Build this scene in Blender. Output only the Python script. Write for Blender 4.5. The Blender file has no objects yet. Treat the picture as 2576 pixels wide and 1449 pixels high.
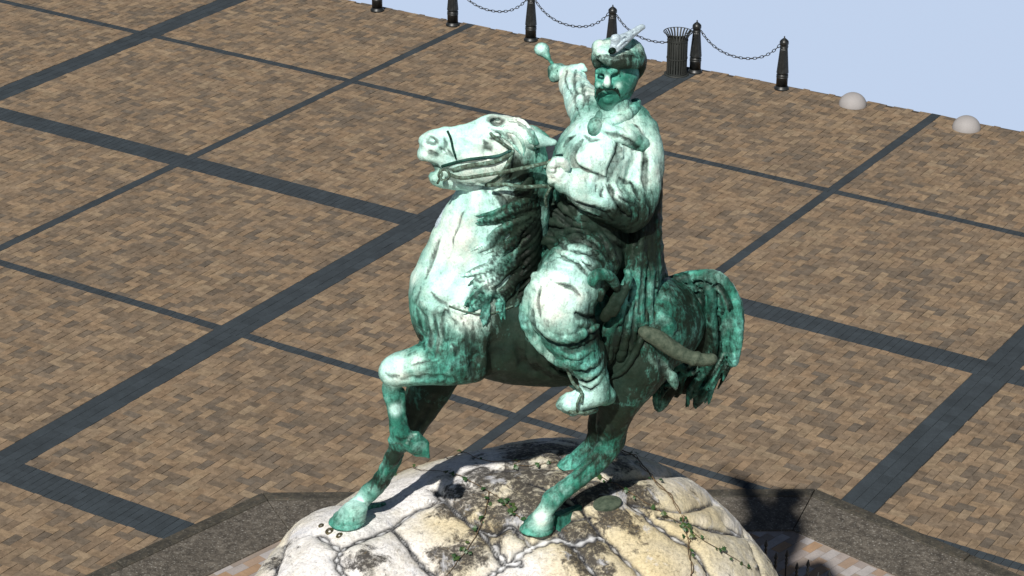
CAMPOS = (4.158900752272147, -6.098691475599202, 3.097262281066936)
CAMROT = ((0.8458643427776122, 0.5333046537798226, 0.009982979212746407), (0.22709710054127916, -0.3431334262704173, -0.9114199683459625), (-0.48263901680544097, 0.7732047581532298, -0.4113562706757641))
SUN_E = 5.0
SKY_S = 0.03
import bpy, math, random, time
import numpy as np
from mathutils import Vector, Matrix
from mathutils.bvhtree import BVHTree
T0 = time.time()
SC = bpy.context.scene
COL = SC.collection
random.seed(7)
RNG = np.random.default_rng(11)

# ------------------------------------------------------------------ camera (solved from the paving grid, metres)
CAM = np.array(CAMPOS) * 5.0
FPX = 9151.233 / 3840.0 * 2576.0          # focal length in pixels of a 2576 wide frame
MR = np.array(CAMROT)                      # rows: right, down, forward
CEN = np.array([2.251, -2.773, 0.0]) * 5.0  # axis of the monument on the ground
NH = np.array([MR[2][0], MR[2][1], 0.0]); NH /= np.linalg.norm(NH)
EX = np.array([NH[1], -NH[0], 0.0])
YAW = math.atan2(EX[1], EX[0])

def ray(u, v):
    return MR.T @ np.array([(u - 1288.0) / FPX, (v - 724.5) / FPX, 1.0])

def gnd(u, v, z=0.0):
    d = ray(u, v); return CAM + d * ((z - CAM[2]) / d[2])

def to_local(p):
    q = np.asarray(p) - CEN
    return np.array([q @ EX, q @ NH, q[2]])

CAML = to_local(CAM)
def rayl(u, v):
    d = ray(u, v); return np.array([d @ EX, d @ NH, d[2]])

def P(u, v, d=0.0):
    """point of the monument's own frame (x across, y away, z up) d metres behind its axis plane"""
    r = rayl(u, v); return CAML + r * ((d - CAML[1]) / r[1])

# ------------------------------------------------------------------ object helpers
def tag(o, label=None, cat=None, group=None, kind=None):
    if label: o['label'] = label
    if cat: o['category'] = cat
    if group: o['group'] = group
    if kind: o['kind'] = kind
    return o

def empty(name, loc=(0, 0, 0), rz=0.0):
    o = bpy.data.objects.new(name, None); COL.objects.link(o)
    o.location = loc; o.rotation_euler = (0, 0, rz); o.empty_display_size = 0.2
    return o

def mesh_obj(name, verts, faces, mat, parent=None, smooth=False):
    me = bpy.data.meshes.new(name)
    if isinstance(verts, np.ndarray): verts = verts.tolist()
    if isinstance(faces, np.ndarray): faces = faces.tolist()
    me.from_pydata(verts, [], faces); me.update()
    if smooth: me.polygons.foreach_set('use_smooth', [True] * len(me.polygons))
    if mat: me.materials.append(mat)
    o = bpy.data.objects.new(name, me); COL.objects.link(o)
    if parent: o.parent = parent
    return o

class MB:
    """collects simple shapes into one mesh"""
    def __init__(s): s.v = []; s.f = []
    def add(s, v, f):
        n = len(s.v); s.v += [tuple(x) for x in v]; s.f += [tuple(i + n for i in q) for q in f]
    def box(s, x0, x1, y0, y1, z0, z1):
        s.add([(x0,y0,z0),(x1,y0,z0),(x1,y1,z0),(x0,y1,z0),(x0,y0,z1),(x1,y0,z1),(x1,y1,z1),(x0,y1,z1)],
              [(0,3,2,1),(4,5,6,7),(0,1,5,4),(1,2,6,5),(2,3,7,6),(3,0,4,7)])
    def lathe(s, prof, n=32, c=(0,0,0), flute=None, cap=True):
        vs = []; fs = []
        for k, (r, z) in enumerate(prof):
            for i in range(n):
                a = 2 * math.pi * i / n; rr = r
                if flute: rr = flute(r, z, a)
                vs.append((c[0] + rr * math.cos(a), c[1] + rr * math.sin(a), c[2] + z))
        for k in range(len(prof) - 1):
            for i in range(n):
                j = (i + 1) % n
                fs.append((k*n+i, k*n+j, (k+1)*n+j, (k+1)*n+i))
        if cap:
            fs.append(tuple(range(n - 1, -1, -1))); fs.append(tuple((len(prof)-1)*n + i for i in range(n)))
        s.add(vs, fs)
    def tube(s, pts, rad, n=6, closed=False):
        pts = [np.asarray(p, float) for p in pts]; m = len(pts)
        if not hasattr(rad, '__len__'): rad = [rad] * m
        vs = []; fs = []; prev = None
        for i in range(m):
            a = pts[(i - 1) % m if closed else max(i - 1, 0)]; b = pts[(i + 1) % m if closed else min(i + 1, m - 1)]
            t = b - a; t /= (np.linalg.norm(t) + 1e-12)
            if prev is None:
                up = np.array([0, 0, 1.0]) if abs(t[2]) < 0.9 else np.array([1.0, 0, 0])
                x = np.cross(t, up)
            else: x = prev - t * (prev @ t)
            x /= np.linalg.norm(x); prev = x; y = np.cross(t, x)
            for k in range(n):
                an = 2 * math.pi * k / n
                vs.append(pts[i] + rad[i] * (math.cos(an) * x + math.sin(an) * y))
        for i in range(m if closed else m - 1):
            j = (i + 1) % m
            for k in range(n):
                l = (k + 1) % n; fs.append((i*n+k, i*n+l, j*n+l, j*n+k))
        if not closed:
            fs.append(tuple(range(n))[::-1]); fs.append(tuple((m-1)*n + k for k in range(n)))
        s.add(vs, fs)
    def build(s, name, mat, parent=None, smooth=False):
        return mesh_obj(name, s.v, s.f, mat, parent, smooth)

# ------------------------------------------------------------------ material helpers
class NT:
    def __init__(s, name):
        s.m = bpy.data.materials.new(name); s.m.use_nodes = True
        s.t = s.m.node_tree; s.b = s.t.nodes['Principled BSDF']
    def n(s, ty, **k):
        x = s.t.nodes.new(ty)
        for a, b in k.items():
            if a.startswith('i_'):
                key = a[2:]; key = int(key) if key.isdigit() else key.replace('_', ' ')
                x.inputs[key].default_value = b
            else: setattr(x, a, b)
        return x
    def l(s, a, b): s.t.links.new(a, b)
    def set(s, **k):
        for a, b in k.items(): s.b.inputs[a.replace('_', ' ')].default_value = b
    def coord(s, out='Object', scale=(1, 1, 1)):
        c = s.n('ShaderNodeTexCoord'); m = s.n('ShaderNodeMapping'); m.inputs['Scale'].default_value = scale
        s.l(c.outputs[out], m.inputs['Vector']); return m.outputs[0]
    def noise(s, vec, scale, detail=4, rough=.55, dist=0.0):
        x = s.n('ShaderNodeTexNoise'); x.inputs['Scale'].default_value = scale; x.inputs['Detail'].default_value = detail
        x.inputs['Roughness'].default_value = rough; x.inputs['Distortion'].default_value = dist
        if vec is not None: s.l(vec, x.inputs['Vector'])
        return x.outputs['Fac']
    def ramp(s, fac, stops, interp='LINEAR'):
        x = s.n('ShaderNodeValToRGB'); cr = x.color_ramp; cr.interpolation = interp
        while len(cr.elements) < len(stops): cr.elements.new(0.5)
        for e, (p, c) in zip(cr.elements, stops):
            e.position = p; e.color = (c, c, c, 1) if not hasattr(c, '__len__') else (*c, 1)
        s.l(fac, x.inputs[0]); return x.outputs[0]
    def mix(s, fac, a, b, mode='MIX'):
        x = s.n('ShaderNodeMix', data_type='RGBA', blend_type=mode)
        for sock, val in ((x.inputs[0], fac), (x.inputs[6], a), (x.inputs[7], b)):
            if isinstance(val, (int, float)): sock.default_value = val
            elif isinstance(val, tuple): sock.default_value = (*val, 1)
            else: s.l(val, sock)
        return x.outputs[2]
    def math(s, op, a, b=0.0):
        x = s.n('ShaderNodeMath', operation=op)
        for sock, val in zip(x.inputs, (a, b)):
            if isinstance(val, (int, float)): sock.default_value = val
            else: s.l(val, sock)
        return x.outputs[0]
    def attr(s, name):
        x = s.n('ShaderNodeAttribute'); x.attribute_name = name; return x
    def bump(s, h, strength, dist=0.01):
        x = s.n('ShaderNodeBump'); x.inputs['Strength'].default_value = strength; x.inputs['Distance'].default_value = dist
        s.l(h, x.inputs['Height']); s.l(x.outputs[0], s.b.inputs['Normal']); return x
    def color(s, c):
        if isinstance(c, tuple): s.b.inputs['Base Color'].default_value = (*c, 1)
        else: s.l(c, s.b.inputs['Base Color'])

def attr_float(o, name, vals, domain='POINT'):
    a = o.data.attributes.new(name, 'FLOAT', domain); a.data.foreach_set('value', np.asarray(vals, dtype=np.float32))
def attr_color(o, name, vals, domain='FACE'):
    a = o.data.attributes.new(name, 'FLOAT_COLOR', domain)
    v = np.ones((len(vals), 4), dtype=np.float32); v[:, :3] = vals; a.data.foreach_set('color', v.ravel())

# ------------------------------------------------------------------ camera, light, world
cd = bpy.data.cameras.new('camera'); co = bpy.data.objects.new('camera', cd); COL.objects.link(co)
mw = Matrix(((MR[0][0], -MR[1][0], -MR[2][0], CAM[0]), (MR[0][1], -MR[1][1], -MR[2][1], CAM[1]),
             (MR[0][2], -MR[1][2], -MR[2][2], CAM[2]), (0, 0, 0, 1)))
co.matrix_world = mw
cd.sensor_width = 36.0; cd.lens = 9151.233 / 3840.0 * 36.0; cd.clip_start = 0.5; cd.clip_end = 500.0
SC.camera = co

SUN_EL = 44.8; LAZ = 104.2                 # light travels towards azimuth LAZ
sd = bpy.data.lights.new('sun', 'SUN'); sd.energy = SUN_E; sd.angle = math.radians(1.0); sd.color = (1.0, 0.955, 0.88)
so = bpy.data.objects.new('sun', sd); COL.objects.link(so)
ldir = Vector((math.cos(math.radians(LAZ)) * math.cos(math.radians(SUN_EL)), math.sin(math.radians(LAZ)) * math.cos(math.radians(SUN_EL)), -math.sin(math.radians(SUN_EL))))
so.rotation_euler = ldir.to_track_quat('-Z', 'Y').to_euler(); so.location = (10, -30, 30)

W = bpy.data.worlds.new('World'); SC.world = W; W.use_nodes = True
wt = W.node_tree; bg = wt.nodes['Background']
sky = wt.nodes.new('ShaderNodeTexSky'); sky.sky_type = 'NISHITA'; sky.sun_disc = False
sky.sun_elevation = math.radians(SUN_EL); sky.sun_rotation = math.radians(90 - (LAZ + 180))
bg.inputs['Strength'].default_value = SKY_S
wlp = wt.nodes.new('ShaderNodeTexCoord'); wsep = wt.nodes.new('ShaderNodeSeparateXYZ'); wt.links.new(wlp.outputs['Generated'], wsep.inputs[0])
wr = wt.nodes.new('ShaderNodeMath'); wr.operation = 'LESS_THAN'; wr.inputs[1].default_value = 0.02; wt.links.new(wsep.outputs['Z'], wr.inputs[0])
bg2 = wt.nodes.new('ShaderNodeBackground'); bg2.inputs['Color'].default_value = (0.535, 0.648, 0.845, 1); bg2.inputs['Strength'].default_value = 1.0
wm = wt.nodes.new('ShaderNodeMixShader'); wt.links.new(sky.outputs[0], bg.inputs['Color'])
wt.links.new(wr.outputs[0], wm.inputs[0]); wt.links.new(bg.outputs[0], wm.inputs[1]); wt.links.new(bg2.outputs[0], wm.inputs[2])
wt.links.new(wm.outputs[0], wt.nodes['World Output'].inputs['Surface'])
SC.view_settings.view_transform = 'Standard'; SC.view_settings.look = 'None'; SC.view_settings.gamma = 1.0; SC.view_settings.exposure = 0.0

# ------------------------------------------------------------------ paving
def edge_y(x): return 5.0 * (1.8165 + (x / 5.0 + 1.542) * 0.0331)
OR = 1.4387 / 2 / math.sin(math.pi / 8) * 5.0
OA = math.radians(34.1)
def octo(ap_off):
    """octagon corners, inset ap_off metres from the outer kerb line"""
    R = OR - ap_off / math.cos(math.pi / 8)
    return [(CEN[0] + R * math.cos(OA + math.pi / 2 + math.pi / 8 - k * math.pi / 4), CEN[1] + R * math.sin(OA + math.pi / 2 + math.pi / 8 - k * math.pi / 4)) for k in range(8)]
def inside_oct(x, y, off):
    r = math.hypot(x - CEN[0], y - CEN[1]); a = math.atan2(y - CEN[1], x - CEN[0]) - (OA + math.pi / 2)
    a = (a + math.pi / 8) % (math.pi / 4) - math.pi / 8
    return r * math.cos(a) < OR * math.cos(math.pi / 8) - off

X0, X1, Y0 = -15.5, 15.0, -14.0
def make_bricks(rects, gapx, gapy, zvar, colf):
    V = []; F = []; C = []
    for (x0, x1, y0, y1) in rects:
        x0 += gapx; x1 -= gapx; y0 += gapy; y1 -= gapy
        if x1 - x0 < .012 or y1 - y0 < .012: continue
        cx, cy = (x0 + x1) / 2, (y0 + y1) / 2
        if cy > edge_y(cx) - 0.01 or inside_oct(cx, cy, 0.3): continue
        z = random.uniform(-zvar, zvar) + 0.0; tx = random.uniform(-1, 1) * zvar * .8; ty = random.uniform(-1, 1) * zvar * .8
        n = len(V); bz = -0.03
        for (x, y, sx, sy) in ((x0, y0, -1, -1), (x1, y0, 1, -1), (x1, y1, 1, 1), (x0, y1, -1, 1)):
            yy = min(y, edge_y(x)); V.append((x, yy, bz))
        for (x, y, sx, sy) in ((x0, y0, -1, -1), (x1, y0, 1, -1), (x1, y1, 1, 1), (x0, y1, -1, 1)):
            yy = min(y, edge_y(x)); V.append((x, yy, z + sx * tx + sy * ty))
        F += [(n+4, n+5, n+6, n+7), (n, n+1, n+5, n+4), (n+1, n+2, n+6, n+5), (n+2, n+3, n+7, n+6), (n+3, n, n+4, n+7)]
        c = colf(cx, cy); C += [c] * 5
    return V, F, C

def hb_rects(px0, px1, py0, py1, w, i_off):
    out = []
    i0 = math.floor(px0 / w) - 1; i1 = math.ceil(px1 / w) + 1; j0 = math.floor(py0 / w) - 1; j1 = math.ceil(py1 / w) + 1
    for i in range(i0, i1):
        for j in range(j0, j1):
            k = (i - j + i_off) % 4
            if k == 0: r = (i * w, (i + 2) * w, j * w, (j + 1) * w)
            elif k == 3: r = (i * w, (i + 1) * w, j * w, (j + 2) * w)
            else: continue
            r = (max(r[0], px0), min(r[1], px1), max(r[2], py0), min(r[3], py1))
            if r[1] - r[0] > 0.02 and r[3] - r[2] > 0.02: out.append(r)
    return out

WB, TB = 0.0512 * 5, 0.01785 * 5
A = [(-3 + k) * 5.0 for k in range(0, 8)]
bandsX = [(k * 5.0, WB if k % 2 == 0 else TB) for k in range(-4, 5)]
bandsY = [(-k * 5.0, WB if k % 2 == 0 else TB) for k in range(-3, 5)]
tan = []
bx = sorted(bandsX); by = sorted(bandsY)
for a in range(len(bx) - 1):
    for b in range(len(by) - 1):
        px0 = bx[a][0] + bx[a][1]; px1 = bx[a+1][0] - bx[a+1][1]; py0 = by[b][0] + by[b][1]; py1 = by[b+1][0] - by[b+1][1]
        px0, px1, py0, py1 = max(px0, X0), min(px1, X1), max(py0, Y0), min(py1, 10.5)
        if px1 - px0 > .1 and py1 - py0 > .1: tan += hb_rects(px0, px1, py0, py1, 0.130, 0)
TC = [(.285,.212,.140), (.268,.196,.130), (.248,.181,.121), (.225,.167,.115), (.20,.152,.108), (.175,.137,.101), (.15,.122,.095)]
TW = [4, 5, 5, 4, 3, 2, 1.2]
def tancol(x, y):
    q_ = (math.sin(x * 1.3 + 2 * math.sin(y * .9)) * math.cos(y * 1.7 + 1.3 * math.sin(x * .7)) + 1) / 2
    c = random.choices(TC, [TW[i] * (1 + (1.6 * q_ if i >= 4 else -.35 * q_)) for i in range(7)])[0]; m = random.uniform(.94, 1.06); t = random.uniform(-.03, .03)
    return (c[0] * m * (1 + t), c[1] * m, c[2] * m * (1 - t))
def darkcol(x, y):
    m = random.uniform(.9, 1.12); return (.039 * m, .050 * m, .060 * m)
dark = []
for (x, h) in bx:
    if x - h > X1 or x + h < X0: continue
    ns = 3 if h == WB else 1; wd = 2 * h / ns
    cuts_ = [Y0] + [q for yy, hh in by for q in (yy - hh, yy + hh) if Y0 < q < 10.4] + [10.4]
    segs_ = [(cuts_[q], cuts_[q+1]) for q in range(len(cuts_) - 1) if not any(abs((cuts_[q] + cuts_[q+1]) / 2 - yy) < hh for yy, hh in by)]
    for s in range(ns):
        for (ya, yb) in segs_:
            nb = max(1, round((yb - ya) / .23)); st_ = (yb - ya) / nb
            for q in range(nb): dark.append((x - h + s * wd, x - h + (s + 1) * wd, ya + q * st_, ya + (q + 1) * st_))
for (y, h) in by:
    if y + h < Y0: continue
    ns = 3 if h == WB else 1; ht = 2 * h / ns
    x = X0
    while x < X1:
        for s in range(ns): dark.append((x, x + .115, y - h + s * ht, y - h + (s + 1) * ht))
        x += .115

def paver_mat(name, bump_s, mott):
    t = NT(name); vec = t.coord('Object')
    col = t.attr('Col').outputs['Color']
    n1 = t.noise(vec, 9, 5, .65, .6); n2 = t.noise(vec, 60, 3, .6); n3 = t.noise(vec, 2.2, 3, .6)
    r1 = t.ramp(n1, [(.38, 1 - mott), (.6, 1.06)]); c = t.mix(1.0, col, r1, 'MULTIPLY')
    r3 = t.ramp(n3, [(.3, .86), (.7, 1.1)]); c = t.mix(1.0, c, r3, 'MULTIPLY')
    r2 = t.ramp(n2, [(.3, .84), (.7, 1.12)]); c = t.mix(1.0, c, r2, 'MULTIPLY')
    t.color(c); t.set(Roughness=.9, Specular_IOR_Level=.25)
    t.bump(n2, bump_s, .004); return t.m
M_PAV = paver_mat('clay_paver', .5, .28); M_BAND = paver_mat('dark_paver', .5, .08)
V, F, C = make_bricks(tan, .0038, .0014, .0028, tancol)
o = mesh_obj('pavement', V, F, M_PAV); attr_color(o, 'Col', C); tag(o, kind='structure')
V, F, C = make_bricks(dark, .003, .001, .0014, darkcol)
o = mesh_obj('paving_bands', V, F, M_BAND); attr_color(o, 'Col', C); tag(o, kind='structure')
# bedding sheet under the pavers, ends at the plaza edge
t = NT('bedding_sand'); vec = t.coord('Object'); t.color(t.ramp(t.noise(vec, 30), [(.3, (.035,.028,.02)), (.7, (.06,.048,.035))])); t.set(Roughness=1.0)
gx = np.linspace(X0, X1, 20); vs = []; fs = []
for x in gx: vs += [(x, Y0, -.012), (x, edge_y(x) - .01, -.012), (x, edge_y(x) - .01, -.06), (x, Y0, -.06)]
for i in range(len(gx) - 1):
    a = i * 4; b = a + 4
    fs += [(a, b, b + 1, a + 1), (a + 1, b + 1, b + 2, a + 2), (a + 2, b + 2, b + 3, a + 3)]
o = mesh_obj('ground', vs, fs, t.m); tag(o, kind='structure')
# the rest of the square, outside the photograph's view
t = NT('far_paving'); vec = t.coord('Object', (4, 8, 1)); t.color(t.ramp(t.noise(vec, 1.0, 6, .7), [(.35, (.15,.12,.09)), (.65, (.32,.22,.14))])); t.set(Roughness=.9)
m = MB()
for (a, b, c_, d_) in ((-60, X0, -70, None), (X1, 70, -70, None), (X0, X1, -70, Y0)):
    xs = np.linspace(a, b, 6)
    for i in range(5):
        ya = d_ if d_ is not None else None
        q = [(xs[i], c_, -.004), (xs[i+1], c_, -.004), (xs[i+1], ya if ya is not None else edge_y(xs[i+1]), -.004), (xs[i], ya if ya is not None else edge_y(xs[i]), -.004)]
        m.add(q, [(0, 1, 2, 3)])
o = m.build('outer_pavement', t.m); tag(o, kind='structure')
# ------------------------------------------------------------------ granite ring and inner paving
def granite(name, cols, sc=22, dark=1.0):
    t = NT(name); vec = t.coord('Object')
    n1 = t.noise(vec, sc, 6, .75, .4); n2 = t.noise(vec, 3.0, 4, .65, .8); n3 = t.noise(vec, sc * 2.6, 3, .6)
    c = t.ramp(n1, [(.30, cols[0]), (.46, cols[1]), (.58, cols[2]), (.72, cols[3])])
    c = t.mix(t.ramp(n3, [(.58, 0.0), (.66, .7)]), c, cols[4])
    c = t.mix(1.0, c, t.ramp(n2, [(.3, .72), (.7, 1.15)]), 'MULTIPLY')
    t.color(c); t.set(Roughness=.75, Specular_IOR_Level=.35); t.bump(n3, .35, .004); return t.m
M_GRAN = granite('rough_granite', [(.045,.040,.034), (.082,.072,.060), (.135,.120,.100), (.20,.18,.155), (.36,.35,.32)], 13)
M_KERB = granite('honed_granite', [(.028,.027,.024), (.052,.048,.040), (.075,.068,.052), (.10,.066,.05), (.14,.13,.11)], 11)
ring = empty('granite_ring', (CEN[0], CEN[1], 0))
tag(ring, 'dark speckled granite ring of kerb stones and slabs around the boulder pedestal', 'stone ring')
Oo = octo(0.0); Ok = octo(0.19); Oi = octo(1.042)
def L3(p, z): return (p[0] - CEN[0], p[1] - CEN[1], z)
def lerp(a, b, t): return tuple(a[i] + (b[i] - a[i]) * t for i in range(len(a)))
def slab_poly(name, quad, z0, z1, mat, parent, bev=.012, hh=0.0):
    """closed stone with rounded upper edges from an outline of four ground points"""
    n = len(quad); cx = sum(p[0] for p in quad) / n; cy = sum(p[1] for p in quad) / n
    def inset(d):
        out = []
        for i in range(n):
            a, b, c = quad[i - 1], quad[i], quad[(i + 1) % n]
            d1 = Vector((b[0]-a[0], b[1]-a[1])).normalized(); d2 = Vector((c[0]-b[0], c[1]-b[1])).normalized()
            n1 = Vector((-d1.y, d1.x)); n2 = Vector((-d2.y, d2.x))
            if n1.dot(Vector((cx-b[0], cy-b[1]))) < 0: n1 = -n1; 
            if n2.dot(Vector((cx-b[0], cy-b[1]))) < 0: n2 = -n2
            nn = (n1 + n2); nn /= max(.3, nn.length_squared) / 2
            out.append((b[0] + nn.x * d, b[1] + nn.y * d))
        return out
    lv = [(0.0, z0), (0.0, z1 - bev), (bev * .3, z1 - bev * .3), (bev, z1)]
    v = []; f = []
    for d, z in lv: v += [(p[0], p[1], z) for p in inset(d)]
    for k in range(3):
        for i in range(n):
            j = (i + 1) % n; f.append((k*n+i, k*n+j, (k+1)*n+j, (k+1)*n+i))
    f.append(tuple(3 * n + i for i in range(n)))
    me = mesh_obj(name, v, f, mat, parent)
    bm_fix(me); return me
import bmesh
def bm_fix(o):
    bm = bmesh.new(); bm.from_mesh(o.data); bmesh.ops.recalc_face_normals(bm, faces=bm.faces); bm.to_mesh(o.data); bm.free()
for k in range(8):
    a, b = Oo[k], Oo[(k + 1) % 8]; c, d = Ok[k], Ok[(k + 1) % 8]; e, g = Oi[k], Oi[(k + 1) % 8]
    nk = 3
    for i in range(nk):
        t0 = i / nk + .0008 if i else .0012; t1 = (i + 1) / nk - .0008
        # the stones of neighbouring sides meet on a square butt joint with a small gap
        q = [lerp(a, b, t0), lerp(a, b, t1), lerp(c, d, t1), lerp(c, d, t0)]
        zz = .045 + .006 * math.sin(k * 3.1 + i * 1.7)
        slab_poly('kerb_stone', [L3(p, 0)[:2] for p in q], -.05, zz, M_KERB, ring, .012)
    for i in range(2):
        t0 = i / 2 + (.0 if i else .001); t1 = (i + 1) / 2 - .001
        q = [lerp(c, d, t0), lerp(c, d, t1), lerp(e, g, t1), lerp(e, g, t0)]
        slab_poly('granite_slab', [L3(p, 0)[:2] for p in q], -.05, .030, M_GRAN, ring, .006)
# inner paving: long pale blocks laid in running bond
ra = math.radians(78.5); ru = np.array([math.cos(ra), math.sin(ra)]); rv = np.array([math.sin(ra), -math.cos(ra)])
IC = [(.36,.325,.31), (.31,.255,.215), (.35,.255,.19), (.37,.245,.155), (.33,.285,.265), (.28,.235,.205), (.40,.375,.37)]
V = []; F = []; C = []; base = CEN[:2]
org = np.array([9.93, -5.841])
for r in range(-75, 60):
    off = (.135 if r % 2 else 0.0) + .0
    for q in range(-65, 40):
        x0 = q * .27 + off; pts = [(x0 + .0015, r * .138 + .0022), (x0 + .2685, r * .138 + .0022), (x0 + .2685, r * .138 + .1358), (x0 + .0015, r * .138 + .1358)]
        W2 = [org + ru * a_ + rv * b_ for a_, b_ in pts]; cc = sum(W2) / 4
        if not inside_oct(cc[0], cc[1], .86): continue
        if math.hypot(cc[0] - CEN[0], cc[1] - CEN[1]) < 2.0: continue
        n = len(V); z = .006 + random.uniform(-.0008, .0008)
        V += [(p[0], p[1], z) for p in W2] + [(p[0], p[1], -.02) for p in W2]
        F += [(n, n+1, n+2, n+3), (n+4, n+5, n+1, n), (n+5, n+6, n+2, n+1), (n+6, n+7, n+3, n+2), (n+7, n+4, n, n+3)]
        c = random.choice(IC); mm = random.uniform(.92, 1.05); C += [tuple(x * mm for x in c)] * 5
o = mesh_obj('inner_pavement', V, F, None); bm_fix(o)
t = NT('pale_paver'); vec = t.coord('Object'); n2 = t.noise(vec, 50, 3)
t.color(t.mix(1.0, t.mix(1.0, t.attr('Col').outputs['Color'], t.ramp(n2, [(.3, .9), (.7, 1.06)]), 'MULTIPLY'), t.ramp(t.noise(vec, 5, 4), [(.3, .85), (.7, 1.08)]), 'MULTIPLY')); t.set(Roughness=.8); t.bump(n2, .2, .003)
o.data.materials.append(t.m); attr_color(o, 'Col', C); tag(o, kind='structure')

# ------------------------------------------------------------------ cast iron bollards with chains
t = NT('black_iron'); vec = t.coord('Object'); n1 = t.noise(vec, 14, 4)
t.color(t.ramp(n1, [(.3, (.010,.012,.013)), (.75, (.024,.027,.028))])); t.set(Metallic=.1, Specular_IOR_Level=.6); t.l(t.ramp(n1, [(.3, .32), (.7, .5)]), t.b.inputs['Roughness'])
t.bump(t.noise(vec, 90, 3), .15, .002); M_IRON = t.m
t = NT('grey_iron'); vec = t.coord('Object'); n1 = t.noise(vec, 10, 4)
t.color(t.ramp(n1, [(.3, (.022,.026,.025)), (.75, (.038,.042,.040))])); t.set(Specular_IOR_Level=.4, Roughness=.6); M_BIN = t.m

BS = 1.12
def make_bollard():
    root = empty('chain_bollard')
    m = MB(); m.lathe([(.124,0), (.126,.018), (.122,.035), (.112,.045), (.105,.062), (.099,.075)], 40); m.build('base', M_IRON, root, True)
    m = MB(); m.lathe([(.097,.075), (.097,.235), (.102,.240), (.102,.252), (.097,.256), (.097,.268), (.100,.272), (.101,.290), (.092,.297), (.083,.305), (.083,.312)], 40); m.build('drum', M_IRON, root, True)
    def fl(r, z, a):
        if .335 < z < .80: return r - .0075 * (0.5 + 0.5 * math.cos(a * 16)) * min(1, (z - .335) / .03) * min(1, (.80 - z) / .02)
        return r
    prof = [(.083,.312), (.094,.318), (.102,.328), (.103,.340), (.101,.36)]
    for i in range(1, 12): prof.append((.101 - (.101 - .066) * i / 11, .36 + (.815 - .36) * i / 11))
    m = MB(); m.lathe(prof, 96, flute=fl); m.build('fluted_shaft', M_IRON, root, True)
    m = MB(); m.lathe([(.066,.815), (.070,.82), (.071,.832), (.064,.838), (.063,.876), (.066,.880), (.070,.888), (.076,.893), (.077,.930), (.075,.945), (.066,.962), (.045,.985), (.022,1.005), (.012,1.015), (.009,1.022), (.012,1.030), (.012,1.040), (.006,1.048)], 36); m.build('cap', M_IRON, root, True)
    for ch in root.children: ch.scale = (BS, BS, 1)
    for sx in (-1, 1):
        m = MB(); m.tube([(sx * (.070 + .014 * math.cos(q)), 0, .862 + .016 * math.sin(q)) for q in np.linspace(0, 2 * math.pi, 13)[:-1]], .005, 6, True); m.build('chain_ring', M_IRON, root, True)
    return root
def copy_tree(o, parent=None):
    c = o.copy(); COL.objects.link(c)
    if parent: c.parent = parent
    for ch in [x for x in o.children]: copy_tree(ch, c)
    return c
bpos = [gnd(949, 27), gnd(1139.5, 64), gnd(1334, 101), gnd(1539, 141), gnd(1748, 182), gnd(1966, 224), None]
b0 = bpos[0]; bdir = (bpos[5] - bpos[0]) / 5
bpos = [bpos[5] - bdir * (5 - k) for k in range(6)] + [gnd(2598, 350)]
blabel = ['black bollard cut off by the top edge, farthest left, only its base showing',
 'black fluted bollard second from the left, upper part beyond the top edge of the photo',
 'black fluted bollard third from the left, between two drooping chains',
 'black fluted bollard whose base is hidden behind the rider\'s plumed hat',
 'black fluted bollard standing directly beside the slatted litter bin',
 'black fluted bollard ending the chained row, with open sky on its right',
 'black bollard cut off by the right edge of the photo, past the two grey domes']
bproto = make_bollard(); brot = math.atan2(bdir[1], bdir[0])
for k, p in enumerate(bpos):
    o = bproto if k == 0 else copy_tree(bproto)
    o.location = (p[0], p[1], 0.0); o.rotation_euler = (0, 0, brot)
    tag(o, blabel[k], 'bollard', 'cast iron bollards along the plaza edge')
# one link, copied along each hanging curve
lm = MB(); LL, LW = .036, .021
pts = []
for q in range(16):
    a = 2 * math.pi * q / 16; x = math.cos(a) * LW + (math.copysign(LL - LW, math.cos(a)) if abs(math.cos(a)) > .05 else 0); pts.append((x, math.sin(a) * LW, 0))
lm.tube(pts, .0076, 5, True)
link_me = None
clab = ['black link chain at the top edge of the photo between the second and third bollards', 'black link chain drooping left of the rider\'s plumed hat, between third and fourth bollards',
        'black link chain passing behind the plume and the litter bin', 'black link chain hanging against the sky to the last bollard on the right']
def hang(p, q, root, n=26, z1=.862, sag=.40):
    global link_me
    pts = []; ns = 400
    for i in range(ns + 1):
        t_ = i / ns; s = 4 * t_ * (1 - t_); pts.append(np.array([p[0] + (q[0]-p[0])*t_, p[1] + (q[1]-p[1])*t_, z1 - sag * (math.cosh(2.2) - math.cosh(2.2 * (2*t_-1))) / (math.cosh(2.2) - 1)]))
    ds = np.cumsum([0] + [np.linalg.norm(pts[i+1]-pts[i]) for i in range(ns)]); L = ds[-1]
    for i in range(n):
        s = L * (i + .5) / n; j = min(np.searchsorted(ds, s), ns - 1); pt = pts[j]; tg = pts[min(j+3, ns)] - pts[max(j-3, 0)]; tg /= np.linalg.norm(tg)
        if link_me is None: o = lm.build('link', M_IRON, root, True); link_me = o.data
        else: o = bpy.data.objects.new('link', link_me); COL.objects.link(o); o.parent = root
        x = Vector(tg); y = Vector((0, 0, 1)).cross(x).normalized(); z = x.cross(y)
        if i % 2: y, z = z, -y
        mt = Matrix((x, y, z)).transposed().to_4x4(); mt.translation = Vector(pt) - root.location; mt = mt @ Matrix.Diagonal((L / n / (2 * LL) * 1.12, 1, 1, 1))
        o.matrix_local = mt
for k in range(1, 5):
    d = bdir / np.linalg.norm(bdir); p = bpos[k] + d * .082; q = bpos[k+1] - d * .082
    r = empty('hanging_chain', ((p[0]+q[0])/2, (p[1]+q[1])/2, .46)); tag(r, clab[k-1], 'chain', 'chains slung between the bollards'); hang(p, q, r)
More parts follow.
